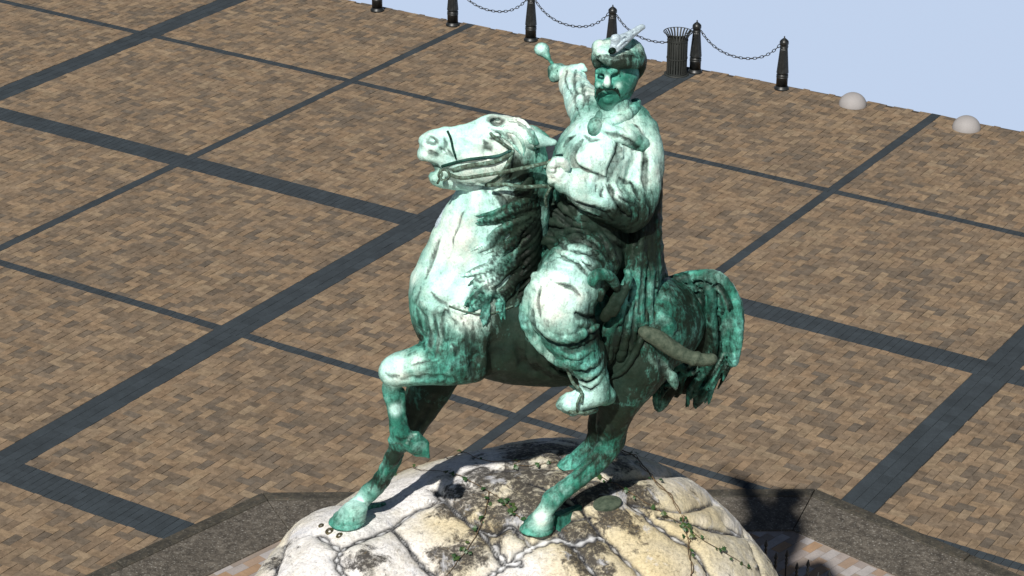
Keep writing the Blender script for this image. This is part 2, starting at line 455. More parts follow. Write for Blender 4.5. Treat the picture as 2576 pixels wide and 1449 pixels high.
p, q = bpos[0] + d * .082, bpos[1] - d * .082

# ------------------------------------------------------------------ litter bin
bp = gnd(1703, 195.5) + NH * .20
bn = empty('litter_bin', (bp[0], bp[1], 0)); tag(bn, 'dark slatted metal litter bin with flared rim beside a bollard', 'litter bin')
m = MB(); m.lathe([(.235,0), (.238,.012), (.236,.022), (.16,.024), (.0,.025)], 48, cap=False); m.build('base_plate', M_BIN, bn, True)
m = MB(); m.lathe([(.150,.12), (.165,.12), (.165,.70), (.158,.705), (.155,.70), (.155,.13), (.0,.13)], 40, cap=False); m.build('inner_can', M_BIN, bn, True)
m = MB(); NS = 24
for i in range(NS):
    a = 2 * math.pi * i / NS; prof = [(.192, .02), (.192, .70), (.196, .735), (.212, .775), (.245, .825), (.272, .852)]
    w = .0165; ca, sa = math.cos(a), math.sin(a); vs = []
    for r, z in prof:
        for rr, ww in ((r - .003, -w), (r - .003, w), (r + .003, w), (r + .003, -w)): vs.append((ca * rr - sa * ww, sa * rr + ca * ww, z))
    fs = []
    for k in range(len(prof) - 1):
        for q in range(4): fs.append((k*4+q, k*4+(q+1)%4, k*4+4+(q+1)%4, k*4+4+q))
    m.add(vs, fs)
m.build('slats', M_BIN, bn)
for r, z, h in ((.199, .035, .02), (.199, .33, .022), (.199, .685, .02)):
    m = MB(); m.lathe([(r, z), (r + .004, z), (r + .004, z + h), (r, z + h)], 48, cap=False); m.build('hoop', M_BIN, bn)
m = MB(); m.tube([(.276 * math.cos(a), .276 * math.sin(a), .855) for a in np.linspace(0, 2 * math.pi, 49)[:-1]], .007, 6, True); m.build('rim', M_BIN, bn, True)

# ------------------------------------------------------------------ concrete domes
t = NT('grey_concrete'); vec = t.coord('Object'); t.color(t.ramp(t.noise(vec, 6, 5), [(.3, (.30,.288,.29)), (.7, (.34,.328,.33))])); t.set(Roughness=.9, Specular_IOR_Level=.2); t.bump(t.noise(vec, 60, 3), .15, .003); M_CONC = t.m
for (u, v), lab in (((2145, 264), 'smooth grey hemisphere on the plaza edge, left of the pair and nearer the bollards'), ((2431, 323), 'smooth grey hemisphere on the plaza edge, right of the pair beyond the dark paving strip')):
    p = gnd(u, v); m = MB(); R_ = .258
    prof = [(R_ * 1.0, -.01)] + [(R_ * math.cos(a), R_ * .92 * math.sin(a)) for a in np.linspace(0.02, math.pi / 2 - .02, 22)] + [(.002, R_ * .92)]
    m.lathe(prof, 56); o = m.build('dome_bollard', M_CONC, None, True); o.location = (p[0], p[1], 0)
    tag(o, lab, 'dome bollard', 'grey domes on the plaza edge')

# ------------------------------------------------------------------ spear topped railing round the boulder
ft = [(2952, 2061), (3031, 2098), (3112, 2136)]; ZF = 1.25
s_ = 2576 / 3840
fp = [gnd(a * s_, b * s_, ZF) for a, b in ft]; fd = (fp[2] - fp[0]) / 2; fd[2] = 0; step = np.linalg.norm(fd); fd /= step
rail = empty('iron_railing', (fp[0][0], fp[0][1], 0)); tag(rail, 'black spear topped iron railing at the foot of the boulder, lower right', 'railing')
fo = np.array([fp[0][0], fp[0][1], 0]); fang = math.atan2(fd[1], fd[0]); rail.rotation_euler = (0, 0, fang)
def picket(h):
    m = MB(); r = .011
    m.lathe([(r, 0), (r, h - .20), (.019, h - .19), (.021, h - .175), (.014, h - .160), (.013, h - .15), (.020, h - .135), (.017, h - .12), (.010, h - .108), (.011, h - .10), (.024, h - .078), (.021, h - .06), (.004, h - .004), (.001, h)], 10); return m
tall = picket(ZF); short = picket(ZF - .10); tm = sm_ = None
for k in range(-9, 22):
    x = k * step / 2; mm = tall if k % 2 == 0 else short
    if k % 2 == 0: o = tall.build('picket', M_IRON, rail, True) if tm is None else bpy.data.objects.new('picket', tm); tm = o.data
    else: o = short.build('picket', M_IRON, rail, True) if sm_ is None else bpy.data.objects.new('picket', sm_); sm_ = o.data
    if o.name not in COL.objects: COL.objects.link(o)
    o.parent = rail; o.location = (x, 0, 0)
for z in (.15, ZF - .42):
    m = MB(); m.box(-9 * step / 2 - .05, 21 * step / 2 + .05, -.012, .012, z, z + .03); m.build('rail', M_IRON, rail)
# ================================================================== volume sculpting (numpy distance fields, surface nets)
PXM = 0.00335                               # metres per pixel of the 2576 frame at the monument's axis
class Vol:
    def __init__(s, lo, hi, h):
        s.lo = np.array(lo, float); s.h = h; s.n = np.ceil((np.array(hi) - s.lo) / h).astype(int) + 1
        s.a = np.full(tuple(s.n), 9.0, np.float32); s.marks = []; s.tones = []
        s.ax = [s.lo[i] + h * np.arange(s.n[i]) for i in range(3)]
    def sub(s, lo, hi):
        i0 = np.clip(np.floor((np.array(lo) - s.lo) / s.h).astype(int), 0, s.n); i1 = np.clip(np.ceil((np.array(hi) - s.lo) / s.h).astype(int) + 1, 0, s.n)
        if (i1 <= i0).any(): return None
        sl = tuple(slice(i0[i], i1[i]) for i in range(3))
        X = [s.ax[i][sl[i]].astype(np.float32) for i in range(3)]
        return sl, X[0][:, None, None], X[1][None, :, None], X[2][None, None, :]
    def put(s, sl, d, k, neg):
        a = s.a[sl]
        if neg:
            d = -d; h = np.maximum(k - np.abs(a - d), 0) / k; s.a[sl] = np.maximum(a, d) + h * h * k * .25
        else:
            h = np.maximum(k - np.abs(a - d), 0) / k; s.a[sl] = np.minimum(a, d) - h * h * k * .25
    def cone(s, a, b, ra, rb, k=.03, neg=False, flat=1.0, ax=None):
        """tapered capsule; flat<1 squeezes it along direction ax"""
        a = np.asarray(a, float); b = np.asarray(b, float); m = max(ra, rb) * max(1, flat) + k + 3 * s.h
        r = s.sub(np.minimum(a, b) - m, np.maximum(a, b) + m)
        if r is None: return
        sl, X, Y, Z = r
        px, py, pz = X - a[0], Y - a[1], Z - a[2]; ba = b - a
        bb = float(ba @ ba) + 1e-9; t = np.clip((px * ba[0] + py * ba[1] + pz * ba[2]) / bb, 0, 1)
        dx, dy, dz = px - t * ba[0], py - t * ba[1], pz - t * ba[2]
        if flat != 1.0:
            n = np.asarray(ax, float); n = n / np.linalg.norm(n); c = dx * n[0] + dy * n[1] + dz * n[2]
            q = np.sqrt(np.maximum(dx * dx + dy * dy + dz * dz - c * c, 0) + (c / flat) ** 2); rr = ra + (rb - ra) * t
            d = (q - rr) * (np.sqrt(dx*dx+dy*dy+dz*dz) + 1e-6) / (q + 1e-6)
            d = np.maximum(d, (q - rr) * min(flat, 1.0)) if flat < 1 else d
        else:
            d = np.sqrt(dx * dx + dy * dy + dz * dz) - (ra + (rb - ra) * t)
        s.put(sl, d, k, neg)
    def ell(s, c, r, k=.03, neg=False, rot=None):
        """ellipsoid, rot = 3 row vectors of its own axes"""
        c = np.asarray(c, float); r = np.asarray(r, float); m = max(r) + k + 3 * s.h
        q = s.sub(c - m, c + m)
        if q is None: return
        sl, X, Y, Z = q; px, py, pz = X - c[0], Y - c[1], Z - c[2]
        if rot is not None:
            R = np.asarray(rot, float); R = R / np.linalg.norm(R, axis=1)[:, None]
            px, py, pz = (R[0][0]*px + R[0][1]*py + R[0][2]*pz, R[1][0]*px + R[1][1]*py + R[1][2]*pz, R[2][0]*px + R[2][1]*py + R[2][2]*pz)
        k0 = np.sqrt((px/r[0])**2 + (py/r[1])**2 + (pz/r[2])**2); k1 = np.sqrt((px/r[0]**2)**2 + (py/r[1]**2)**2 + (pz/r[2]**2)**2) + 1e-9
        s.put(sl, k0 * (k0 - 1) / k1, k, neg)
    def chain(s, pts, rads, k=.03, neg=False, sm=3, flat=1.0, ax=None, tone=None):
        pts, rads = spline(pts, rads, sm)
        if tone is not None: s.tones += [(p, tone) for p in pts]
        for i in range(len(pts) - 1): s.cone(pts[i], pts[i+1], rads[i], rads[i+1], k, neg, flat, ax)
    def samp(s, p):
        q = (np.asarray(p) - s.lo) / s.h; i = np.floor(q).astype(int)
        if (i < 0).any() or (i >= s.n - 1).any(): return 9.0
        f = q - i; c = s.a[i[0]:i[0]+2, i[1]:i[1]+2, i[2]:i[2]+2]
        c = c[0] * (1 - f[0]) + c[1] * f[0]; c = c[0] * (1 - f[1]) + c[1] * f[1]; return float(c[0] * (1 - f[2]) + c[1] * f[2])
    def hit(s, u, v, default=None):
        """first point of the surface along the sight line through (u, v)"""
        r = rayl(u, v); r = r / np.linalg.norm(r); y0 = s.lo[1] - .05; t = (y0 - CAML[1]) / r[1]; t1 = (s.ax[1][-1] - CAML[1]) / r[1]
        while t < t1:
            d = s.samp(CAML + r * t)
            if d < 0:
                for _ in range(8):
                    t -= s.h * .25
                    if s.samp(CAML + r * t) > 0: break
                return CAML + r * t
            t += max(s.h * .5, min(d * .6, .2)) if d < 5 else s.h
        return default
    def stroke(s, uv, rpx, k=.015, neg=False, inset=0.3, sm=2):
        """clay stroke laid on the present surface along a traced line"""
        pts = []; rr = []; last = None
        if not hasattr(rpx, '__len__'): rpx = [rpx * .35] + [rpx] * (len(uv) - 2) + [rpx * .35]
        uv2, r2 = spline([np.array(p, float) for p in uv], rpx, sm)
        hits = []
        for p, r in zip(uv2, r2):
            h = s.hit(p[0], p[1])
            if h is None:
                if last is None: continue
                h = P(p[0], p[1], last[1])
            last = h; v = rayl(*p); v /= np.linalg.norm(v); hits.append((h + v * r * PXM * inset, max(r * PXM, .004)))
        for i in range(len(hits) - 1):
            (p0, r0), (p1, r1) = hits[i], hits[i+1]; dd = np.linalg.norm(p1 - p0)
            if dd > .25: continue
            nn_ = max(1, int(dd / (.6 * min(r0, r1))))
            if max(r0, r1) > .007: s.marks += [(p0 + (p1 - p0) * q / nn_, r0 + (r1 - r0) * q / nn_, neg) for q in range(nn_)]
        for i in range(len(hits) - 1):
            if np.linalg.norm(hits[i][0] - hits[i+1][0]) < .25: s.cone(hits[i][0], hits[i+1][0], hits[i][1], hits[i+1][1], k, neg)
    def dent(s, p, r, k=.015):
        s.ell(p, r, k, neg=True); q = np.array(p); s.marks += [(q + np.array([dx, 0, dz]) * np.array([r[0], 1, r[2]]), max(r) * .55, True) for dx, dz in ((0, 0), (.5, 0), (-.5, 0), (0, .4), (0, -.4))]  # marks also let the hollow be painted dark, as shade
    def mesh(s):
        a = s.a; nx, ny, nz = a.shape; neg = a < 0
        cnt = np.zeros((nx-1, ny-1, nz-1), np.int8)
        for i in (0, 1):
            for j in (0, 1):
                for l in (0, 1): cnt += neg[i:nx-1+i, j:ny-1+j, l:nz-1+l]
        act = (cnt > 0) & (cnt < 8); idx = np.full(act.shape, -1, np.int64); ci = np.argwhere(act); idx[act] = np.arange(len(ci))
        acc = np.zeros((len(ci), 3)); w = np.zeros(len(ci))
        C = [(0,0,0),(1,0,0),(0,1,0),(1,1,0),(0,0,1),(1,0,1),(0,1,1),(1,1,1)]
        vals = [a[ci[:,0]+c[0], ci[:,1]+c[1], ci[:,2]+c[2]] for c in C]
        for e0, e1 in ((0,1),(2,3),(4,5),(6,7),(0,2),(1,3),(4,6),(5,7),(0,4),(1,5),(2,6),(3,7)):
            v0, v1 = vals[e0], vals[e1]; m = (v0 < 0) != (v1 < 0); t = np.where(m, v0 / np.where(m, v0 - v1, 1), 0)
            p = np.array(C[e0])[None] + t[:, None] * (np.array(C[e1]) - np.array(C[e0]))[None]
            acc[m] += p[m]; w[m] += 1
        V = s.lo + (ci + acc / w[:, None]) * s.h
        F = []
        for axis in range(3):
            d = [0,0,0]; d[axis] = 1; o1 = (axis + 1) % 3; o2 = (axis + 2) % 3
            n0 = neg[:nx-d[0], :ny-d[1], :nz-d[2]]; n1 = neg[d[0]:, d[1]:, d[2]:]
            e = np.argwhere(n0 != n1); e = e[(e[:, o1] > 0) & (e[:, o2] > 0)]
            e = e[(e[:, o1] < a.shape[o1]-1) & (e[:, o2] < a.shape[o2]-1)]
            if not len(e): continue
            s0 = n0[e[:,0], e[:,1], e[:,2]]
            def cell(da, db):
                q = e.copy(); q[:, o1] += da; q[:, o2] += db; return idx[q[:,0], q[:,1], q[:,2]]
            f = np.stack([cell(-1,-1), cell(0,-1), cell(0,0), cell(-1,0)], 1)
            f[~s0] = f[~s0][:, ::-1]; F.append(f)
        F = np.concatenate(F); F = F[(F >= 0).all(1)]
        return V, F

def spline(pts, rads, sm):
    pts = [np.asarray(p, float) for p in pts]
    if not hasattr(rads, '__len__'): rads = [rads] * len(pts)
    if sm <= 1 or len(pts) < 3: return pts, list(rads)
    op = []; orr = []
    for i in range(len(pts) - 1):
        p0 = pts[max(i-1, 0)]; p1 = pts[i]; p2 = pts[i+1]; p3 = pts[min(i+2, len(pts)-1)]
        for q in range(sm):
            t = q / sm; op.append(.5 * ((2*p1) + (-p0+p2)*t + (2*p0-5*p1+4*p2-p3)*t*t + (-p0+3*p1-3*p2+p3)*t**3)); orr.append(rads[i] + (rads[i+1]-rads[i])*t)
    op.append(pts[-1]); orr.append(rads[-1]); return op, orr

def smooth_np(V, F, it=1, lam=.5):
    E = np.concatenate([F[:, [0,1]], F[:, [1,2]], F[:, [2,3]], F[:, [3,0]]])
    cnt = np.zeros(len(V)); np.add.at(cnt, E[:, 0], 1); np.add.at(cnt, E[:, 1], 1)
    for _ in range(it):
        acc = np.zeros_like(V)
        for c in range(3):
            acc[:, c] = np.bincount(E[:,0], V[E[:,1], c], len(V)) + np.bincount(E[:,1], V[E[:,0], c], len(V))
        V = V + lam * (acc / cnt[:, None] - V)
    return V
def vnormals(V, F):
    n = np.cross(V[F[:,2]] - V[F[:,0]], V[F[:,3]] - V[F[:,1]]); N = np.zeros_like(V)
    for k in range(4):
        for c in range(3): N[:, c] += np.bincount(F[:, k], n[:, c], len(V))
    return N / (np.linalg.norm(N, axis=1)[:, None] + 1e-12)
# value noise on points
_perm = RNG.random((32, 32, 32)).astype(np.float32)
def vnoise(p):
    i = np.floor(p).astype(int); f = p - i; f = f * f * (3 - 2 * f); r = 0
    for a in (0, 1):
        for b in (0, 1):
            for c in (0, 1):
                w = (f[:,0] if a else 1-f[:,0]) * (f[:,1] if b else 1-f[:,1]) * (f[:,2] if c else 1-f[:,2])
                r = r + w * _perm[(i[:,0]+a) % 32, (i[:,1]+b) % 32, (i[:,2]+c) % 32]
    return r
def fbm(p, o=4):
    r = 0; a = .5; s_ = 0
    for k in range(o): r = r + a * vnoise(p * 2**k + k * 7.3); s_ += a; a *= .5
    return r / s_
from mathutils.kdtree import KDTree
def vol_obj(name, vol, mat, parent, smooth_it=1, wr=0.0, wscale=(9, 9, 9), drape=0.0):
    V, F = vol.mesh(); V = smooth_np(V, F, smooth_it, .45); N = None
    if wr or drape:
        N = vnormals(V, F)
        if wr: V = V + N * ((fbm(V * np.array(wscale), 4) - .5) * wr)[:, None]
        if drape:
            # hanging cloth: long soft creases running mostly downwards
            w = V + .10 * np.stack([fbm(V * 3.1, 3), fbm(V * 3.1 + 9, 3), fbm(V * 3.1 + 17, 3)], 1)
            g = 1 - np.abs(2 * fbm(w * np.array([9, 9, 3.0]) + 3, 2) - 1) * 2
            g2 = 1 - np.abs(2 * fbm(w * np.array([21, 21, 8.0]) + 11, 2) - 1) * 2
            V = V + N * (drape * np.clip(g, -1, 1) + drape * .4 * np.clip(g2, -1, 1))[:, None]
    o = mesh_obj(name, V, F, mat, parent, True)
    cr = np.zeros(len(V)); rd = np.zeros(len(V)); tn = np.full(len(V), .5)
    if drape: cr = .8 * np.clip((-g - .15) / .5, 0, 1)  # fold valleys darkened in colour, as shade and gathered dirt
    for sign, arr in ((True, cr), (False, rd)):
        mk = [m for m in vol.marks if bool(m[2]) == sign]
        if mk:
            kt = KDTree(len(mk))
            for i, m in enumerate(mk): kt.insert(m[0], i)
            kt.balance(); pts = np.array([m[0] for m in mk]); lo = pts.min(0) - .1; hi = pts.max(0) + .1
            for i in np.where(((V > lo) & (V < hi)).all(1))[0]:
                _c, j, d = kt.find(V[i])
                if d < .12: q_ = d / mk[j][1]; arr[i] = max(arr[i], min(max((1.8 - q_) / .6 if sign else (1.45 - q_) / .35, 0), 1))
    if vol.tones:
        kt = KDTree(len(vol.tones))
        for i, m in enumerate(vol.tones): kt.insert(m[0], i)
        kt.balance()
        for i in range(len(V)): tn[i] = vol.tones[kt.find(V[i])[1]][1]
    attr_float(o, 'crease', cr); attr_float(o, 'ridge', rd); attr_float(o, 'tone', tn)
    return o
# ================================================================== boulder pedestal
MON = empty('boulder_pedestal', tuple(CEN), YAW)
tag(MON, 'huge cream and grey boulder pedestal of cracked stone blocks under the bronze horse', 'pedestal')
rv_ = Vol((-3.4, -3.2, -.1), (2.6, 3.0, 5.6), .045)
def rockshape(v):
    c0 = P(1290, 1899, 0.0)
    v.ell((c0[0] + .06, .55, 2.12), (2.64, 2.35, 2.60), .1)
    v.ell((c0[0] + .72, .60, 2.03), (2.10, 2.1, 2.58), .5)
    v.cone((c0[0], .1, -.1), (c0[0], .1, 1.6), 2.75, 2.68, .5)
    for (u, w, d, rx, ry, rz, k) in ROCKLUMPS: v.ell(P(u, w, d), (rx, ry, rz), k)
ROCKLUMPS = [(835, 1412, .25, .42, .55, .42, .3), (885, 1415, .1, .62, .55, .40, .3), (790, 1610, -.5, .76, .9, .78, .3), (900, 1600, -.3, .90, .80, .98, .3), (1380, 1290, 1.5, .75, .7, .60, .3), (1000, 1440, .8, .8, .7, .75, .3)]
rockshape(rv_)
# joints between the blocks, laid on the surface along traced lines
def z6(l): return [((950 + x / 2.415) * s_, (1560 + y / 2.415) * s_) for x, y in l]
def z7(l): return [((1850 + x / 2.342) * s_, (1600 + y / 2.342) * s_) for x, y in l]
JOINTS = [z6([(780,1190),(850,1140),(1050,1060),(1260,970),(1340,900),(1480,810),(1690,735)]), z6([(1270,985),(1390,1130),(1480,1260),(1560,1360),(1680,1449)]),
 z6([(1620,620),(1730,740),(1900,900),(2040,1010),(2150,1150),(2250,1345)]), z6([(2040,1000),(2190,1040),(2330,960),(2390,1030),(2430,1070)]),
 z6([(2415,1290),(2270,1340),(2180,1390),(2090,1449)]), z6([(580,1040),(700,1110),(780,1190),(750,1250),(770,1330),(830,1449)]), z6([(420,870),(270,1050),(220,1200),(150,1449)]),
 z7([(0,1010),(60,1110),(130,1190),(230,1100),(330,1030),(480,970),(600,960),(720,1000),(840,960),(940,930),(1000,960)]), z7([(560,870),(620,940),(700,1020),(760,1080),(830,1180),(940,1311)]),
 z7([(1000,960),(1120,1080),(1250,1200),(1340,1311)]), z7([(620,480),(740,640),(880,830),(950,910),(1000,960)]), z7([(1220,640),(1350,740),(1450,830),(1600,930),(1800,1060),(1950,1311)]),
 z7([(700,440),(900,420),(1000,440),(1300,420),(1640,400)]), z7([(1220,640),(1500,690),(1700,710),(1900,660),(2060,640)]), z7([(1480,760),(1750,810),(1900,860),(2100,900),(2250,930)]),
 z7([(240,1190),(330,1311)]), z7([(-20,1270),(130,1190)]), z7([(150,850),(250,920),(330,1030)]), z7([(590,200),(640,280),(600,330)]), z7([(0,350),(200,330),(450,310),(600,330)]),
 z7([(2080,840),(2250,960),(2330,1100),(2400,1311)]), z7([(560,870),(650,800),(860,760)]), z7([(330,450),(480,520),(600,620),(740,690)])]
JW = [3,2.5,3,2.5,5,4.5,2.5,6,3,3,2,4,1.6,2,2.4,3,4,2.5,1.6,2,4,2,1.5]
jpts = []
for L, wpx in zip(JOINTS, JW):
    uv2, _ = spline([np.array(p) for p in L], 1.0, 5)
    uv2, _ = spline(uv2, 1.0, 4)
    for i, p in enumerate(uv2):
        h = rv_.hit(*p)
        if h is not None: jpts.append((*h, wpx * PXM * 1.15 * (1 + .35 * math.sin(i * .35 + wpx))))
    # continue the last joint of the lower stones down the hidden sides
jpts = np.array(jpts)
V, F = rv_.mesh(); V = smooth_np(V, F, 3, .5)
# subdivide for detail by splitting quads near the visible top
bmR = bmesh.new(); me_ = bpy.data.meshes.new('tmp'); me_.from_pydata(V.tolist(), [], F.tolist()); bmR.from_mesh(me_)
vis = [e for e in bmR.edges if (e.verts[0].co.z + e.verts[1].co.z) / 2 > 3.4 and (e.verts[0].co.y + e.verts[1].co.y) / 2 < 1.7]
bmesh.ops.subdivide_edges(bmR, edges=vis, cuts=2, use_grid_fill=True)
bmR.to_mesh(me_); bmR.free()
V = np.zeros(len(me_.vertices) * 3); me_.vertices.foreach_get('co', V); V = V.reshape(-1, 3)
Nn = np.zeros(len(me_.vertices) * 3); me_.vertices.foreach_get('normal', Nn); Nn = Nn.reshape(-1, 3)
from mathutils.kdtree import KDTree
kd = KDTree(len(jpts))
for i, p in enumerate(jpts): kd.insert(p[:3], i)
kd.balance()
jd = np.full(len(V), 9.0); jw = np.full(len(V), .02)
for i, p in enumerate(V):
    if p[2] > 2.6:
        bestv = 9
        for co_, ix, d in kd.find_n(p, 1):
            if d - jpts[ix, 3] < bestv: bestv = d - jpts[ix, 3]; jd[i] = d; jw[i] = jpts[ix, 3]
# pseudo joints for the part beyond the traced ones
q = V * np.array([.9, .9, 1.1]); lowm = V[:, 2] < 3.3
core = np.clip(1 - jd / jw, 0, 1)                         # mortar bed
shoulder = np.exp(-np.maximum(jd - jw, 0) / .10)
n1 = fbm(V * 1.6, 3) - .5; n2 = fbm(V * 7, 4) - .5; n3 = fbm(V * np.array([5, 5, 22]) + 5, 3) - .5
disp = -.075 * np.exp(-np.maximum(jd - jw, 0) / .05) + .022 * np.clip(1.4 - jd / jw, 0, 1) + .006 * (fbm(V * 30, 3) - .5) + .06 * n1 + .030 * n2 + .018 * n3
V = V + Nn * disp[:, None]
me_.vertices.foreach_set('co', V.ravel()); me_.update()
me_.polygons.foreach_set('use_smooth', [True] * len(me_.polygons)); me_.name = 'boulder'
rock = bpy.data.objects.new('boulder', me_); COL.objects.link(rock); rock.parent = MON
attr_float(rock, 'joint', np.clip(1.45 - jd / jw * .8, 0, 1)); wob_ = (fbm(V * 14 + 2, 3) - .5) * .02; attr_float(rock, 'edge', np.exp(-((jd - jw * 1.25 + wob_) / .014) ** 2))
def zone(lst):
    """soft painted patches given as (u, v, radius m)"""
    r = np.zeros(len(V))
    for u_, v_, rad in lst:
        h = rv_.hit(u_, v_)
        if h is not None: r = np.maximum(r, np.exp(-((V - h) ** 2).sum(1) / rad ** 2))
    return r
attr_float(rock, 'stain', zone([(1250,1190,.35),(1330,1200,.35),(1420,1210,.4),(1180,1240,.35),(1330,1270,.35),(1240,1300,.25),(1500,1230,.35),(1600,1240,.25),(1470,1350,.25),(920,1410,.16),(1150,1400,.25),(1480,1400,.22),(1350,1130,.45),(1480,1140,.35),(690,1400,.15),(1550,1290,.25)]))
attr_float(rock, 'white', zone([(900,1300,.5),(800,1340,.5),(760,1400,.4),(1000,1240,.5),(1010,1400,.35),(1300,1440,.3),(1180,1160,.4),(850,1440,.3),(1120,1230,.3)]))
attr_float(rock, 'cream', zone([(1130,1300,.35),(1060,1400,.3),(1380,1420,.35),(1600,1330,.5),(1650,1420,.4),(1720,1330,.35),(1230,1330,.2),(1760,1260,.3)]))
t = NT('weathered_stone'); vec = t.coord('Object')
nA = t.noise(vec, 1.6, 5, .6, .3); nB = t.noise(vec, 5.5, 7, .72, .5); nC = t.noise(vec, 30, 5, .75, .3); nD = t.noise(t.coord('Object', (7, 7, 30)), 3.0, 6, .75, .6); nE = t.noise(vec, 3.2, 5, .7, .4)
st = t.attr('stain').outputs['Fac']; wh = t.attr('white').outputs['Fac']; cr = t.attr('cream').outputs['Fac']
c = t.ramp(nA, [(.32, (.58,.56,.50)), (.5, (.66,.60,.44)), (.68, (.72,.70,.66))])
c = t.mix(t.math('MULTIPLY', cr, .75), c, (.70, .58, .34))
wh2 = t.math('MINIMUM', t.math('MULTIPLY', wh, 1.35), 1.0)
c = t.mix(t.math('MULTIPLY', wh2, t.ramp(nE, [(.35, .6), (.6, 1.0)])), c, (.86, .85, .86))  # white zones paint overexposed sunlight into the stone colour
c = t.mix(1.0, c, t.ramp(nC, [(.33, .66), (.46, .95), (.62, 1.15)]), 'MULTIPLY')
# broad brown-black lichen stains, denser in a few places
m1 = t.ramp(t.math('ADD', nB, t.math('MULTIPLY', st, .30)), [(.59, 0.0), (.69, .94)])
m1 = t.math('MULTIPLY', m1, t.ramp(t.noise(vec, 18, 5, .8, .3), [(.34, .35), (.50, 1.0)]))
c = t.mix(m1, c, t.mix(nC, (.016, .016, .020), (.068, .060, .052)))
m2 = t.ramp(t.math('ADD', nD, t.math('MULTIPLY', cr, .06)), [(.58, 0.0), (.69, .5)])
c = t.mix(m2, c, (.26, .185, .09))
m3 = t.ramp(nE, [(.58, 0.0), (.66, .55)]); c = t.mix(m3, c, (.72, .74, .80))
jn = t.attr('joint').outputs['Fac']; ed = t.attr('edge').outputs['Fac']
c = t.mix(t.math('MULTIPLY', jn, t.ramp(nB, [(.36, 1.0), (.62, .6)])), c, (.82, .84, .88))
c = t.mix(t.math('MULTIPLY', ed, t.ramp(nE, [(.34, .45), (.50, 1.0)])), c, (.015, .016, .02))
t.color(c); t.set(Roughness=.78, Specular_IOR_Level=.2)
t.bump(t.math('ADD', t.math('MULTIPLY', nC, .6), t.math('MULTIPLY', nD, .8)), .8, .02)
rock.data.materials.append(t.m)
BVH = BVHTree.FromPolygons([tuple(v) for v in V], [tuple(p.vertices) for p in me_.polygons])
def rock_hit(u, v, default_d=0.0):
    r = rayl(u, v); r /= np.linalg.norm(r); h = BVH.ray_cast(Vector(CAML), Vector(r))
    if h[0] is None: p = P(u, v, default_d); return p, np.array([0, 0, 1.0])
    return np.array(h[0]), np.array(h[1])
for nm, u_, v_ in (('front', 875, 1320), ('near hind', 1350, 1338), ('far hind', 1435, 1168)): print('HOOF', nm, rock_hit(u_, v_)[0].round(3))
print('script time rock', time.time() - T0)
# ================================================================== bronze materials
def bronze(name, tint=0.0, brown=0.0, fold=1.0):
    t = NT(name); vec = t.coord('Object')
    nA = t.noise(vec, 2.0, 5, .6, .4); nB = t.noise(t.coord('Object', (11, 11, 3.2)), 2.2, 6, .7, .5); nC = t.noise(vec, 16, 5, .7, .3); nF = t.noise(vec, 60, 4, .7); nE = t.noise(vec, 5, 5, .65, .8)
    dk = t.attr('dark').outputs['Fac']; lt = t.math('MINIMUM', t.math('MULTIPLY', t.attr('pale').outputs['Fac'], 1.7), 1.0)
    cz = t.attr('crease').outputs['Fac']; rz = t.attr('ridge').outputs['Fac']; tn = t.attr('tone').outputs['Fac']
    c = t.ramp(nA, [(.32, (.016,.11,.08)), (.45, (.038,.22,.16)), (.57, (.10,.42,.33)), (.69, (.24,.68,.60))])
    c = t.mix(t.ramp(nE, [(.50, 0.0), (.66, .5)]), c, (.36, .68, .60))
    c = t.mix(t.math('MULTIPLY', lt, t.ramp(nE, [(.30, .55), (.56, 1.0)])), c, t.mix(t.ramp(nA, [(.45, 0.0), (.62, 1.0)]), (.62, .98, .90), (.90, 1.0, .90)))  # pale zones paint the sunlit glare into the bronze colour
    # bare dark bronze where crust is missing; dark zones also paint in underside shade
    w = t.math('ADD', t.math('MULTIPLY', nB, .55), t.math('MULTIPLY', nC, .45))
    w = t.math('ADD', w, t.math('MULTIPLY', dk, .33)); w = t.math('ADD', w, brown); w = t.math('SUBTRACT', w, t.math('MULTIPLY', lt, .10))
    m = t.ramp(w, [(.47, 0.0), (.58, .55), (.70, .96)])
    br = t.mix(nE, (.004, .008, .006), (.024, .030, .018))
    c = t.mix(t.math('MULTIPLY', rz, .55), c, (.55, .80, .70)); c = t.mix(m, c, br)  # pale ridge strokes paint in highlights and worn patina
    c = t.mix(t.math('MULTIPLY', cz, t.ramp(nC, [(.35, .95), (.65, .55)])), c, (.012, .020, .016))  # crease strokes paint fold shade, along with grime, into the colour
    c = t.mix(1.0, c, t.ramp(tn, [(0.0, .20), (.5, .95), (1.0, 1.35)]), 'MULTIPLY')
    c = t.mix(1.0, c, t.ramp(nF, [(.32, .74), (.5, 1.0), (.66, 1.1)]), 'MULTIPLY')
    t.color(c); t.set(Metallic=.05, Specular_IOR_Level=.13)
    t.l(t.ramp(nC, [(.35, .40), (.65, .62)]), t.b.inputs['Roughness'])
    t.bump(t.math('ADD', t.math('MULTIPLY', nC, .7), t.math('MULTIPLY', nF, .35)), .55 * fold, .016)
    return t.m
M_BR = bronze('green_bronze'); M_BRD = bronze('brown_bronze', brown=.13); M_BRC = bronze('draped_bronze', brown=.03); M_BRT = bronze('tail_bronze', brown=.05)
def zones(o, name, lst):
    """lst of (point, radius) -> soft attribute"""
    n = len(o.data.vertices); V = np.zeros(n * 3); o.data.vertices.foreach_get('co', V); V = V.reshape(-1, 3); r = np.zeros(n)
    for p, rad in lst: r = np.maximum(r, np.exp(-((V - np.asarray(p)) ** 2).sum(1) / rad ** 2))
    attr_float(o, name, r)

